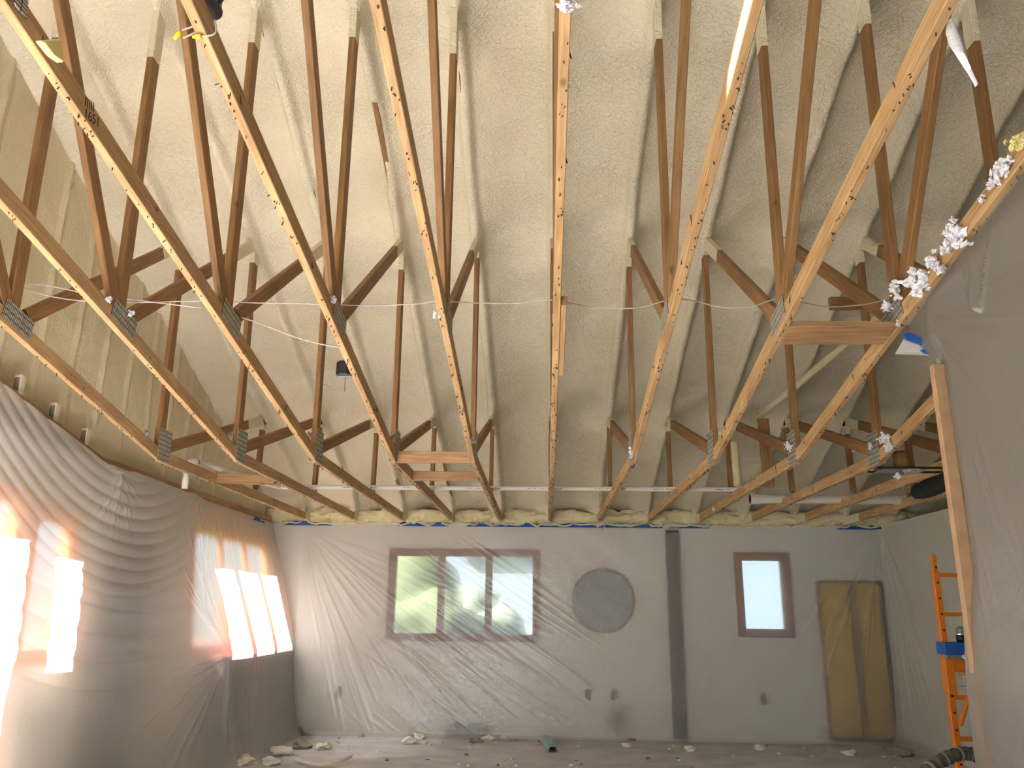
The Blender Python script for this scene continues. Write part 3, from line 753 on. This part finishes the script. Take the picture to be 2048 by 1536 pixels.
for (ya, yb) in ((3.2, YK), (YK, YW - .1)):
    zboard('ledge_board', (XL + .016, ya, zc(ya) + .012), (XL + .016, yb, zc(yb) + .012), .05, .075, M['block'], gl, (0, 0, 1))

# ------------------------------------------------------------------ outside the windows
def shrub(label, loc, size, seed, mat):
    e = empty('shrub', loc); tag(e, label, 'shrub', 'shrubs outside the back window'); r = random.Random(seed)
    for i in range(5):
        me = lump_mesh('foliage', size * r.uniform(.5, .75), seed * 10 + i, .3, 3); o = link('foliage', me, M[mat], e, True)
        o.location = (r.uniform(-.5, .5) * size, r.uniform(-.4, .4) * size, size * r.uniform(.5, 1.4))
    MB().tube([(0, 0, -.02), (0, 0, size * .7)], .06, 8).build('stem', M['web'], e)
    return e


shrub('yellow-green shrub outside the left pane of the back window', (-2.55, 13.6, -.3), 1.25, 5, 'leaf')
shrub('pale green shrub outside the middle pane of the back window', (-1.35, 15.6, -.3), 1.15, 6, 'leafpale')
h_ = empty('neighbour_house', (1.2, 24, -.3)); tag(h_, 'pale neighbouring house seen through the right pane of the back window', 'house')
MB().box(-3.4, 3.2, 0, 4, 0, 3.4).build('house_wall', M['siding'], h_)
MB().prism([(-3.7, -.3, 3.4), (-3.7, 2, 4.9), (-3.7, 4.3, 3.4)], (7.2, 0, 0)).build('house_roof', M['grey'], h_)

# ------------------------------------------------------------------ things on the walls
def outlet(label, x, z):
    e = empty('electrical_outlet', (x, YW, z)); tag(e, label, 'outlet', 'outlets on the back wall')
    MB().box(-.038, .038, -.012, 0, -.06, .06).build('cover_plate', M['outlet'], e, .003)
    for s in (-1, 1): MB().box(-.017, .017, -.016, -.010, s * .024 - .015, s * .024 + .015).build('socket', M['dark'], e, .002)


outlet('outlet low on the back wall under the plastic, left of the big window', -2.46, .49)
outlet('left of the paired outlets below the round mirror', .527, .50)
outlet('right of the paired outlets below the round mirror', .835, .50)
outlet('outlet low on the back wall below the small right window', 2.582, .47)
mi = empty('round_mirror', (.725, YW - .02, 1.578)); tag(mi, 'round frameless-looking grey mirror on the back wall behind plastic', 'mirror')
ring = [(math.cos(a) * .372, 0, math.sin(a) * .372) for a in [i * 2 * math.pi / 64 for i in range(65)]]
MB().tube(ring, .011, 8, False).build('rim', M['trim'], mi, smooth=True)
MB().prism([(math.cos(i * 2 * math.pi / 64) * .37, .0, math.sin(i * 2 * math.pi / 64) * .37) for i in range(64)], (0, .015, 0)).build('mirror_disc', M['mirror'], mi)
bm_ = zboard('wall_beam', (1.59, YW - .03, .03), (1.59, YW - .03, 2.43), .16, .06, M['beam'], None, (1, 0, 0)); tag(bm_, 'dark weathered upright beam on the back wall behind plastic', 'beam')
vt = empty('wall_vent', (-.90, YW, .1)); tag(vt, 'grey low vent grille at the foot of the back wall', 'vent')
MB().box(-.24, .24, -.03, 0, -.07, .06).build('vent_frame', M['grey'], vt, .004)
for i in range(5): MB().box(-.22, .22, -.038, -.03, -.055 + i * .022, -.045 + i * .022).build('slat', M['steel'], vt)
ip = empty('fibreglass_insulation', (3.70, YW - .01, .03)); tag(ip, 'tall bay of yellow fibreglass batts in a stripped wall by the corner', 'insulation')
MB().box(-.38, .40, -.012, .0, 0, 1.81).build('backing_board', M['dark'], ip)
for x0, x1 in ((-.37, .0), (.05, .36)):
    nu, nv = 22, 60
    U, V = np.meshgrid(np.linspace(x0, x1, nu), np.linspace(.03, 1.79, nv), indexing='ij')
    t = (U - x0) / (x1 - x0); D = .012 + .03 * np.sin(np.pi * t) ** .5 * (1 + .3 * vnoise(U * 9, V * 5, 81)) + .01 * vnoise(U * 22, V * 19, 82)
    D[0, :] = D[-1, :] = .0; D[:, 0] = D[:, -1] = .0
    link('batt', mesh_np('batt', np.stack([U, -D, V], -1).reshape(-1, 3), grid_faces(nu, nv)), M['batt'], ip, True)
zboard('stud', (3.725, YW - .035, .03), (3.725, YW - .035, 1.83), .045, .05, M['web'], ip, (1, 0, 0))
zboard('stud', (3.32, YW - .03, .03), (3.32, YW - .03, 1.83), .03, .04, M['web'], ip, (1, 0, 0))

# left wall: dark cabinet in the corner, pale panel and grey locker behind the sheet
c0, c1, cx, ch = CAB
cb = empty('cabinet', (XL + .005, 0, 0)); tag(cb, 'dark brown low cabinet in the left back corner under plastic', 'cabinet'); dp = cx - XL - .03
MB().box(0, dp, c0 + .02, c1 - .03, .08, ch - .06).build('body', M['cabinet'], cb, .004)
MB().box(0, dp + .015, c0, c1 - .02, ch - .06, ch - .02).build('top', M['trim'], cb, .004)
MB().box(.03, dp - .04, c0 + .05, c1 - .06, 0, .08).build('plinth', M['dark'], cb)
for i in range(4):
    y0 = c0 + .05 + i * .51; d = MB().box(dp, dp + .016, y0, y0 + .47, .12, ch - .1).build('door', M['cabinet'] if i != 1 else M['trim'], cb, .004)
    MB().tube([(dp + .02, y0 + .43, .55), (dp + .035, y0 + .43, .55), (dp + .035, y0 + .43, .65), (dp + .02, y0 + .43, .65)], .005, 6).build('handle', M['steel'], d)
pn = empty('leaning_panel', (XL, 0, 0)); tag(pn, 'pale beige panel below the near left window behind plastic', 'panel')
MB().box(.004, .03, 5.52, 6.20, .0, 1.04).build('board', M['beige'], pn, .003); MB().box(.004, .036, 5.52, 6.20, 1.04, 1.07).build('cap', M['orangewood'], pn)
lk = empty('grey_locker', (XL, 0, 0)); tag(lk, 'grey tall locker between the two left windows behind plastic', 'locker')
MB().box(.004, .05, 6.24, 7.02, .0, 2.0).build('body', M['grey'], lk, .004)
for y0 in (6.27, 6.64): MB().box(.05, .058, y0, y0 + .34, .1, 1.95).build('door', M['grey'], lk, .003)

# ------------------------------------------------------------------ blue tape
def tape(label, p0, p1, wdt, wave=.012, seed=0, nrm=(0, -1, 0)):
    p0, p1 = Vector(p0), Vector(p1); r = random.Random(seed); n = 14; d = (p1 - p0).normalized(); nv_ = Vector(nrm); up = nv_.cross(d)
    if up.z < 0: up = -up
    lo, hi = [], []
    ph = r.uniform(0, 6)
    for i in range(n + 1):
        t = i / n; p = p0.lerp(p1, t); hgt = wdt * (.62 + .30 * math.sin(ph + t * 7) + .12 * math.sin(ph * 2 + t * 17)); hgt = max(.004, hgt * min(1, 8 * t + .15, 8 * (1 - t) + .15))
        lo.append(p); hi.append(p + up * hgt + nv_ * wave * math.sin(ph + t * 9))
    vs = lo + hi; fs = [(i, i + 1, n + 2 + i, n + 1 + i) for i in range(n)]; k = len(vs)
    vs2 = [v + nv_ * .0015 for v in vs]
    b = MB(); b.add(vs + vs2, [tuple(reversed(f)) for f in fs] + [tuple(q + k for q in f) for f in fs] + [(i, i + 1, k + i + 1, k + i) for i in range(n)] + [(n + 1 + i, k + n + 1 + i, k + n + 2 + i, n + 2 + i) for i in range(n)])
    return tag(b.build('tape_strip', M['tape'], None, smooth=True), label, 'tape', 'blue tape along the back wall' if nrm == (0, -1, 0) else None)


YT = YW - .075
for i, (xa, xb, wd, lb) in enumerate([(563, 664, .045, 'long blue tape strip in the left corner of the back wall'), (795, 897, .05, 'blue tape strip above the left part of the brown window'),
                                      (932, 1012, .03, 'narrow blue tape strip above the right part of the brown window'), (1012, 1195, .055, 'longest blue tape strip, above the gap between window and mirror'),
                                      (1197, 1326, .035, 'blue tape strip above the round mirror'), (1338, 1420, .022, 'faint blue tape strip right of the dark beam top'), (1672, 1742, .035, 'blue tape strip near the right end of the back wall')]):
    a, c = at_y(xa, 1058 if xa > 560 else 1052, YT), at_y(xb, 1058, YT); a.z = c.z = 2.452
    tape(lb, a, c, wd + .015, seed=i)
p = at_y(1752, 1060, YT); tape('short blue tape tab in the right back corner', (p.x - .07, YT, 2.45), (p.x + .07, YT, 2.46), .07, 0, 21)
tape('blue tape on the plastic in the left corner below the gable', (XL + .06, 9.55, 2.44), (XL + .06, 9.95, 2.44), .05, 0, 22, (1, 0, 0))
tape('small blue tape strip stuck on the bright plastic by the left window', (XL + .285, 8.36, 1.42), (XL + .31, 8.48, 1.30), .035, 0, 23, (1, 0, 0))

# ------------------------------------------------------------------ pipes and wiring
def pipe(name, label, pts, r, mat='pvc', cat='pipe', fit=()):
    e = empty(name, pts[0]); tag(e, label, cat); o0 = Vector(pts[0])
    for i in range(len(pts) - 1):
        MB().tube([Vector(pts[i]) - o0, Vector(pts[i + 1]) - o0], r, 16).build('tube', M[mat], e, smooth=False)
    for p_, q_ in fit: MB().tube([Vector(p_) - o0, Vector(q_) - o0], r * 1.22, 16).build('coupling', M['pvcplain'], e)
    return e


ZPI = ZP + CH + .026
pipe('water_pipe', 'long white pipe lying across the trusses near the back wall', [(X(-4) - .3, 8.18, ZPI), (X(3) + .08, 8.18, ZPI)], .024, fit=[((-1.05, 8.18, ZPI), (-.97, 8.18, ZPI)), ((X(3) + .02, 8.18, ZPI), (X(3) + .13, 8.18, ZPI))])
A = at_z(395, 925, ZPI + .03); B_ = Vector((X(-4) - .32, 8.18, ZPI))
e = pipe('drain_pipe', 'white elbow pipe beside the left gable with its open end turned down', [A, B_], .026, 'pvcplain')
MB().tube([p_ - A for p_ in spline([A, A + Vector((-.045, -.04, -.012)), A + Vector((-.06, -.06, -.07))], 5)], .034, 14).build('elbow', M['pvcplain'], e, smooth=True)
MB().tube([Vector((-.06, -.06, -.06)), Vector((-.06, -.06, -.24))], .027, 14).build('drop', M['pvcplain'], e, smooth=True)
MB().tube([Vector((-.06, -.06, -.09)), Vector((-.06, -.06, -.11))], .035, 14).build('collar', M['pvcplain'], e)
P0, P1 = at_y(1500, 998, 8.66), at_y(1812, 1001, 8.66); P1.z = P0.z
pipe('vent_pipe', 'thick white pipe low behind the right trusses', [P0, P1], .045, 'pvcplain', fit=[(P0, P0 + Vector((.10, 0, 0))), (P1 - Vector((.12, 0, 0)), P1)])
Q0, Q1 = at_y(1468, 885, 8.25), at_y(1478, 985, 8.25)
pipe('riser_pipe', 'foam dusted upright pipe standing on the long white pipe', [Q0, Vector((Q0.x + .01, 8.25, ZPI))], .04, 'foambead')
D0, D1 = at_y(1508, 842, 8.0), at_y(1800, 598, 6.15)
pipe('slanted_pipe', 'foam dusted slanted pipe rising behind the right trusses', [D0, D1], .034, 'foambead')
pipe_c = at_y(1588, 775, 7.3)


def cable(label, pts, r=.0036, mat='wire', name='electric_cable', cat='cable', n=7):
    P = spline(pts, n); return tag(MB().tube(P, r, 6).build(name, M[mat], None, smooth=True), label, cat)


cable('white cable strung across all trusses at mid height', [at_y(x, y, 4.33) for x, y in [(-60, 548), (60, 566), (140, 580), (240, 604), (400, 602), (520, 606), (600, 607), (720, 611), (830, 608), (870, 603), (960, 606), (1040, 606), (1105, 600), (1180, 613), (1270, 616), (1338, 600), (1380, 600), (1440, 614), (1500, 614), (1560, 598), (1650, 613), (1720, 610), (1782, 598)]])
cable('second white cable sagging at the left end below the first', [at_y(x, y, 4.32) for x, y in [(-60, 545), (20, 566), (90, 590), (170, 602), (245, 598), (320, 606), (402, 616)]])
cable('thin cable branching down to the hanging junction box', [at_y(x, y, 4.35) for x, y in [(440, 622), (520, 647), (590, 674), (650, 690), (680, 694)]], .0035)

jb = at_x(690, 738, X(-2) - .09)
j = empty('junction_box', jb); tag(j, 'dark hanging electrical junction box beside the fourth truss', 'junction box')
oct_ = [(math.cos(math.pi / 8 + i * math.pi / 4) * .055, math.sin(math.pi / 8 + i * math.pi / 4) * .055, -.045) for i in range(8)]
MB().prism(oct_, (0, 0, .085)).build('box', M['darksteel'], j, .003)
MB().box(-.06, .06, -.012, .012, -.055, -.048).build('mounting_strap', M['bright'], j)
MB().tube(spline([(-.03, -.02, -.05), (-.075, -.02, -.08), (-.09, -.01, -.11), (-.12, -.02, -.105)], 5), .003, 5).build('wire', M['steel'], j)
MB().tube([(.01, -.02, -.05), (.012, -.02, -.15)], .0015, 5).build('wire', M['stub'], j)
MB().tube([(-.05, .0, .05), (.06, .02, .085)], .003, 5).build('bar', M['steel'], j)

fx = at_y(412, -6, 2.30)
f_ = empty('ceiling_box', fx); tag(f_, 'round electrical box at the top left with loose capped wires', 'junction box')
MB().tube([(0, 0, -.045), (0, 0, .06)], .055, 20).build('box', M['steel'], f_)
MB().tube([(0, 0, -.05), (0, 0, -.045)], .060, 20).build('box_rim', M['darksteel'], f_)
MB().box(-.012, .028, -.058, -.05, -.01, .02).build('sticker', M['wirenut'], f_)
MB().tube(spline([(.05, -.03, .02), (.075, -.03, -.02), (.06, -.03, -.055)], 5), .008, 6).build('clamp', M['darksteel'], f_)
loc = lambda x, y, Y=2.27: at_y(x, y, Y) - fx
for pts in ([(403, 20), (402, 45), (385, 53), (362, 61)], [(408, 50), (398, 60), (380, 70), (366, 76)], [(430, 40), (432, 62), (424, 70), (404, 73)]):
    MB().tube(spline([loc(*q) for q in pts], 5), .0032, 6).build('wire', M['wire'], f_, smooth=True)
for a, c in (((361, 63), (348, 78)), ((403, 72), (385, 74))):
    a, c = loc(*a), loc(*c); MB().tube([a, a.lerp(c, .3), c], [.0085, .0085, .005], 10).build('wire_nut', M['wirenut'], f_, smooth=True)

lc = at_y(1812, 940, 6.28)
c_ = empty('recessed_light', lc); tag(c_, 'recessed light can on hanger bars at the far right between trusses', 'light can')
MB().tube([(0, .05, .0), (0, .05, .15)], .065, 20).build('can', M['web'], c_, smooth=True)
MB().box(-.20, .14, -.07, .11, -.008, .0).build('pan', M['steel'], c_, .002)
MB().tube([(.02, -.05, -.03), (.02, -.05, -.008)], [.05, .065], 18).build('trim_ring', M['bright'], c_)
for y_ in (-.075, .115): MB().box(X(4) + .02 - lc.x, X(5) - .02 - lc.x, y_ - .006, y_ + .006, -.004, .012).build('hanger_bar', M['darksteel'], c_)

# ------------------------------------------------------------------ loose insulation, foam scraps
def fluff_mesh(name, size, seed, sq):
    """ragged clump of many small torn lumps"""
    r = random.Random(seed); bm = bmesh.new()
    for i in range(30):
        c = Vector((r.gauss(0, .42) * sq[0], r.gauss(0, .42) * sq[1], r.gauss(0, .42) * sq[2])) * size
        rad = size * r.uniform(.12, .32); g0 = bmesh.ops.create_icosphere(bm, subdivisions=2, radius=rad)
        st = Vector((r.uniform(.6, 1.5), r.uniform(.6, 1.3), r.uniform(.5, 1.3)))
        for v in g0['verts']:
            q = v.co * r.choice((.55, .8, 1.0, 1.2, 1.75)); v.co = c + Vector((q.x * st.x, q.y * st.y, q.z * st.z))
    me = bpy.data.meshes.new(name); bm.to_mesh(me); bm.free(); return me


def tuft(label, p, size, seed, mat='tuft', sq=(1, .8, 1.1), group=None, name='insulation_tuft', cat='insulation', spike=.5, sub=3):
    me = fluff_mesh(name, size * .85, seed, sq) if name == 'insulation_tuft' else lump_mesh(name, size, seed, spike, sub, sq)
    o = link(name, me, M[mat]); o.location = p; o.rotation_euler = (0, 0, seed * 1.3)
    return tag(o, label, cat, group)


g = 'white insulation tufts along the partition truss'
tuft('white tuft caught left of the nail plate by the partition', at_x(1790, 578, 1.84), .05, 1, group=g, sq=(.6, .6, 1.3))
tuft('large white tuft on the chord just above the partition corner', at_x(1838, 563, 1.85), .075, 2, group=g)
tuft('big white tuft second up the partition chord', at_x(1868, 527, 1.85), .055, 3, group=g)
tuft('ragged white tuft halfway up the partition chord', at_x(1908, 472, 1.85), .075, 4, group=g)
tuft('small white scrap between the halfway tuft and the upper one', at_x(1962, 400, 1.86), .02, 5, group=g)
tuft('ragged white tuft high on the partition chord', at_x(2003, 342, 1.86), .06, 6, group=g)
tuft('small white tuft below the ragged high one', at_x(1985, 366, 1.86), .03, 7, group=g)
tuft('cream yellow tuft at the right edge above the partition', at_x(2036, 284, 1.86), .045, 8, 'tufty')
tuft('small greyish tuft hanging on the diagonal near the partition plate', at_x(1772, 615, 1.84), .035, 9, group=g)
tuft('tiny white crumb on the left end of the partition corner', at_x(1795, 648, 1.84), .018, 10, group=g)
gp = 'fluff stuck on the right nail plates'
tuft('white fluff at the top of the plate beside the light can', at_x(1768, 878, X(4) - .05), .045, 11, group=gp)
tuft('white fluff down the right edge of the plate beside the light can', at_x(1777, 893, X(4) - .05), .038, 12, group=gp, sq=(.7, .7, 1.5))
tuft('white fluff at the left edge of the plate beside the light can', at_x(1741, 893, X(4) - .05), .03, 13, group=gp)
tuft('pinkish fluff on the diagonal left of the light can plate', at_y(1711, 893, 6.9), .035, 14, group=gp)
tuft('white fluff on the plate of the partition truss kink', at_x(1577, 893, X(3) - .05), .035, 15, group=gp)
tuft('white fluff under the light can', at_y(1796, 952, 6.24), .03, 16, group=gp)
tuft('white tuft on the low end of the partition truss', at_x(1427, 1018, X(3) - .03), .03, 17, group=gp, sq=(.7, .7, 1.3))
tuft('white tuft at the second plate from the left gable', at_x(218, 600, X(-4) + .04), .022, 18, group=gp)
tuft('white tuft beside the second plate from the left gable', at_x(262, 627, X(-4) + .04), .022, 19, group=gp)
tuft('grey fluff above the plate of the fourth truss', at_x(667, 600, X(-2) + .03), .022, 20, group=gp)
tuft('round fluff ball on the truss left of the middle', at_x(872, 630, X(-1) - .03), .022, 27, group=gp, spike=.2)
tuft('shredded fluff on the kink plate right of the middle truss', at_x(1262, 905, X(1) - .03), .035, 28, group=gp, sq=(.5, .5, 1.5))
tuft('white fluff high on the middle truss', at_x(1135, 8, X(0) - .01), .03, 29, group=gp)
for k, (px, py, kx) in enumerate([(293, 865, -5), (460, 870, -4), (620, 870, -3), (788, 872, -2), (945, 880, -1)]):
    tuft(['shredded foil fluff on the kink plate nearest the left gable', 'shredded foil fluff on the second kink plate from the left', 'shredded foil fluff on the third kink plate from the left', 'shredded foil fluff on the kink plate left of the two short blocks', 'shredded foil fluff on the kink plate right of the two short blocks'][k], at_x(px, py, X(kx) + .03), .026, 50 + k, 'scrapgrey', group='shredded fluff on the kink plates')
# hanging strip of film, yellow foam wedge, paper backing
pts = [at_x(x, y, 1.25) for x, y in [(1898, 42), (1906, 66), (1914, 90), (1930, 125), (1952, 172)]]; wd = [.006, .022, .024, .012, .002]
b = MB(); vs = []
for p_, w_ in zip(pts, wd): vs += [p_ + Vector((-w_, 0, 0)), p_ + Vector((0, -.012, 0)), p_ + Vector((w_, 0, 0)), p_ + Vector((0, .006, 0))]
b.add(vs, [(4 * i + a, 4 * i + (a + 1) % 4, 4 * i + 4 + (a + 1) % 4, 4 * i + 4 + a) for i in range(4) for a in range(4)] + [(0, 1, 2, 3), (19, 18, 17, 16)])
tag(b.build('film_strip', M['tuft'], None, smooth=True), 'white torn film strip hanging from the truss at the top right', 'film strip')
q = [at_x(x, y, X(-3) + .05) for x, y in [(68, 82), (106, 78), (112, 126), (92, 112)]]
tag(MB().prism(q, (.03, 0, 0)).build('foam_wedge', M['tufty'], None, .004), 'pale yellow foam wedge stuck on the truss at the top left', 'foam scrap')
q = [at_x(x, y, X(-3) + .024) for x, y in [(18, -30), (56, -20), (52, 38), (30, 12)]]
tag(MB().prism(q, (.004, 0, 0)).build('plate_scrap', M['plate'], None), 'grey nail plate at the very top left of the stamped truss', 'nail plate')

# drywall wedge with tape at the partition head
q = [at_y(x, y, 4.02) for x, y in [(1798, 702), (1815, 672), (1868, 690), (1868, 706)]]
dw = empty('drywall_offcut', q[0]); tag(dw, 'white drywall wedge with blue tape at the top corner of the partition', 'drywall')
MB().prism([p_ - q[0] for p_ in q], (0, .05, 0)).build('board', M['drywall'], dw, .002)
t4 = [at_y(x, y, 3.99) - q[0] for x, y in [(1808, 668), (1820, 664), (1862, 686), (1866, 696), (1812, 678)]]
MB().prism(t4, (0, .012, 0)).build('tape', M['tape'], dw)
t5 = [at_y(x, y, 3.99) - q[0] for x, y in [(1842, 700), (1864, 696), (1868, 710), (1850, 706)]]
MB().prism(t5, (0, .012, 0)).build('tape', M['tape'], dw)

# ------------------------------------------------------------------ scaffold, canister, hose
YS = 6.2
sx = 2.85
sf = empty('scaffold', (sx, YS, 0)); tag(sf, 'orange steel scaffold end frame by the right wall', 'scaffold')
for x0 in (0, .74):
    MB().box(x0 - .022, x0 + .022, -.022, .022, .02, 1.74).build('post', M['orange'], sf, .003)
    MB().box(x0 - .016, x0 + .016, -.016, .016, 1.74, 1.86).build('post_tip', M['orange'], sf, .003)
    MB().tube([(x0, 0, .0), (x0, 0, .03)], .05, 14).build('foot_pad', M['darksteel'], sf)
for i in range(16): MB().tube([(.003, -.0235, .12 + i * .11), (.003, -.0215, .12 + i * .11)], .0085, 10).build('lock_hole', M['ink'], sf)
for z in (.30, .61, .88, 1.44, 1.715): MB().box(.022, .718, -.014, .014, z - .014, z + .014).build('rung', M['orange'], sf, .002)
pb = MB().box(.022, .70, -.045, -.022, 1.045, 1.135).build('platform_rail', M['orange'], sf, .002)
MB().box(.022, .70, -.075, -.045, 1.125, 1.135).build('rail_flange', M['orange'], pb); MB().box(.022, .70, -.075, -.045, 1.045, 1.055).build('rail_flange', M['orange'], pb)
MB().box(-.03, .03, -.05, .03, .90, 1.14).build('sleeve', M['orange'], sf, .003)
MB().tube([(.02, -.04, .70), (.175, -.05, 1.05)], .018, 8).build('brace', M['orange'], sf)
MB().box(-.02, .70, -.06, .04, 1.135, 1.17).build('deck_edge', M['steel'], sf, .003)
tp = MB().box(-.035, .26, -.078, .05, 1.165, 1.25).build('tape_wrap', M['tape'], sf, .004); tp['label'] = 'wide blue tape wrapped round the deck'
MB().tube([(.155, -.082, 1.0), (.148, -.082, 1.12)], .005, 6).build('lock_pin', M['bright'], sf)
MB().tube([(.085, -.06, .985), (.085, -.06, 1.03)], .006, 6).build('lock_pin', M['bright'], sf)
MB().tube([(.04, -.07, 1.035), (.10, -.07, 1.035), (.10, -.07, .96), (.04, -.07, .96)], .003, 6).build('pin_wire', M['steel'], sf)
cn = empty('canister', (sx + .13, YS, 1.251)); tag(cn, 'dark domed metal canister standing on the taped scaffold deck', 'canister')
prof = [(0, .036), (.05, .038), (.055, .034), (.08, .034), (.10, .026), (.108, .008)]
MB().tube([(0, 0, z) for z, _ in prof[:2]], [r_ for _, r_ in prof[:2]], 18).build('body', M['darksteel'], cn, smooth=True)
MB().tube([(0, 0, z) for z, _ in prof[2:]], [r_ for _, r_ in prof[2:]], 18).build('dome', M['steel'], cn, smooth=True)
MB().tube([(0, 0, .049), (0, 0, .057)], .040, 18).build('band', M['bright'], cn)
tuft('white fluff lying on the scaffold rail below the blue tape', (sx + .10, YS - .10, 1.155), .03, 33, sq=(1.6, .6, .6))
tuft('white fluff on the lower scaffold rung', (sx + .25, YS, .645), .022, 34)

hp = [at_y(x, y, Y) for x, y, Y in [(1815, 1580, 4.9), (1850, 1545, 5.0), (1885, 1520, 5.05), (1925, 1507, 5.1), (1955, 1513, 5.1), (1975, 1535, 5.1), (1985, 1575, 5.1)]]
lo_ = [Vector((hp[0].x - .3, 4.7, .35)), Vector((hp[0].x - .55, 4.5, .06)), Vector((hp[0].x - .9, 4.2, .045))]
hi_ = [Vector((hp[-1].x + .05, 5.1, .25)), Vector((hp[-1].x + .15, 5.2, .05)), Vector((hp[-1].x + .6, 5.3, .045))]
P = spline(lo_[::-1] + hp + hi_, 12)
ho = empty('spray_hose', lo_[-1]); tag(ho, 'wrapped grey spray hose arching in front of the scaffold foot', 'hose')
rr_ = [.036 + .0035 * math.sin(i * 1.7) for i in range(len(P))]
MB().tube([p_ - lo_[-1] for p_ in P], rr_, 14).build('sleeve', M['hose'], ho, smooth=True)
for i in range(6, len(P) - 6, 9): MB().tube([P[i] - lo_[-1], P[i + 1] - lo_[-1]], .040, 14).build('wrap_band', M['scrapgrey'], ho)

# ------------------------------------------------------------------ floor debris
ch_ = at_z(1090, 1480, .02); c2_ = at_z(1106, 1502, .02)
d = (c2_ - ch_); ln = d.length; d.normalize(); s_ = Vector((-d.y, d.x, 0))
b = MB(); wv = [(-.055, 0), (-.035, .05), (.035, .05), (.055, 0), (.050, 0), (.031, .045), (-.031, .045), (-.050, 0)]
b.prism([Vector((ch_.x, ch_.y, .018)) + s_ * u + Vector((0, 0, v)) for u, v in wv], d * ln)
tag(b.build('metal_channel', M['teal'], None), 'pale blue metal channel lying on the floor by the back wall', 'metal channel')
BIG = [(820, 1488, .075, 'scrap', 'largest cream foam chunk on the floor under the brown window'), (840, 1478, .05, 'scrap', 'smaller cream foam chunk behind the largest one'),
       (950, 1487, .055, 'scrapgrey', 'grey and cream scrap left of the blue channel'), (978, 1481, .05, 'scrap', 'cream foam chunk second left of the blue channel'), (1008, 1479, .04, 'scrap', 'cream foam chunk nearest left of the blue channel'),
       (1254, 1496, .05, 'scrap', 'ragged cream chunk below the round mirror'), (1264, 1484, .04, 'scrapgrey', 'reddish grey scrap behind the chunk below the mirror'), (1380, 1503, .05, 'scrap', 'cream chunk in front of the dark beam'),
       (1518, 1500, .05, 'scrap', 'white chunk below the small right window'), (1640, 1488, .045, 'scrap', 'white chunk in front of the yellow batts'), (1700, 1511, .055, 'scrap', 'white chunk right of the batts near the hose'),
       (1800, 1511, .09, 'scrapgrey', 'dark grey crumpled scrap left of the hose'), (600, 1471, .09, 'scrapgrey', 'grey crumpled heap at the cabinet foot'), (620, 1463, .06, 'scrapgrey', 'dark scrap standing on the heap at the cabinet foot'),
       (605, 1497, .07, 'scrapgrey', 'dark curled scrap in front of the cabinet'), (648, 1499, .07, 'scrap', 'grey cream scrap right of the dark curl'), (560, 1512, .08, 'scrap', 'cream scrap by the cabinet sheet'),
       (487, 1530, .08, 'scrap', 'cream foam offcut at the bottom left'), (540, 1530, .065, 'scrap', 'blocky cream foam offcut at the bottom edge'), (724, 1475, .03, 'scrapgrey', 'small grey crumb under the left outlet')]
for i, (px, py, sz, mt, lb) in enumerate(BIG):
    p = at_z(px, py, .0); tuft(lb, (p.x, p.y, sz * .42), sz, 100 + i, mt, (1.2, 1.0, .62), None, 'foam_scrap', 'debris', .42)
r = random.Random(5)
MES = [lump_mesh('foam_crumb', 1, 300 + i, .4, 1, (1.2, 1, .7)) for i in range(6)]
for i in range(130):
    px = r.uniform(560, 1840); py = 1476 + 60 * r.random() ** 1.6 + (px - 560) * .008
    p = at_z(px, py, 0)
    if p.y > YW - .22 or p.x < XL + .75 or p.x > 3.9: continue
    sz = r.uniform(.007, .022); o = link('foam_crumb', MES[i % 6], M['scrap']); o.scale = (sz, sz, sz); o.location = (p.x, p.y, sz * .5); o.rotation_euler = (0, 0, r.uniform(0, 6))
    if i % 4 == 0: o.material_slots[0].link = 'OBJECT'; o.material_slots[0].material = M['scrapgrey']
    tag(o, 'tiny foam crumb scattered on the dusty floor', 'debris', 'foam crumbs on the floor')
pts = [at_z(x, y, .03) for x, y in [(590, 1520), (640, 1530), (680, 1524), (704, 1515)]]
b = MB(); vs = []
for i, p_ in enumerate(spline(pts, 5)): vs += [p_ + Vector((0, -.035, 0)), p_ + Vector((0, .035, .02)), p_ + Vector((0, .035, .026)), p_ + Vector((0, -.035, .006))]
nq = len(vs) // 4
b.add(vs, [(4 * i + a, 4 * i + (a + 1) % 4, 4 * i + 4 + (a + 1) % 4, 4 * i + 4 + a) for i in range(nq - 1) for a in range(4)] + [(0, 1, 2, 3), (4 * nq - 1, 4 * nq - 2, 4 * nq - 3, 4 * nq - 4)])
tag(b.build('foam_ribbon', M['scrap'], None, smooth=True), 'curled cream foam ribbon on the floor at the bottom left', 'debris')
# wire scrap dangling at the tape line
wp = at_y(1205, 1040, YW - .12)
cable('loose cable ends dangling over the tape above the mirror', [wp + Vector((-.05, 0, .04)), wp + Vector((0, -.02, -.01)), wp + Vector((.02, -.02, -.08)), wp + Vector((-.02, -.03, -.14))], .006)

# dark tube added to stand for the shaded gap at the far right
dk = [at_y(x, y, Y) for x, y, Y in [(1840, 985, 8.3), (1868, 972, 7.8), (1900, 955, 7.4), (1930, 945, 7.1)]]
du = empty('dark_gap_tube', dk[0]); tag(du, 'dark tube standing for the shaded green-black gap between trusses at the far right', 'dark gap')
P = spline(dk, 8); MB().tube([p_ - dk[0] for p_ in P], [.085 + .006 * (i % 2) for i in range(len(P))], 16).build('sleeve', M['gapshade'], du, smooth=True)
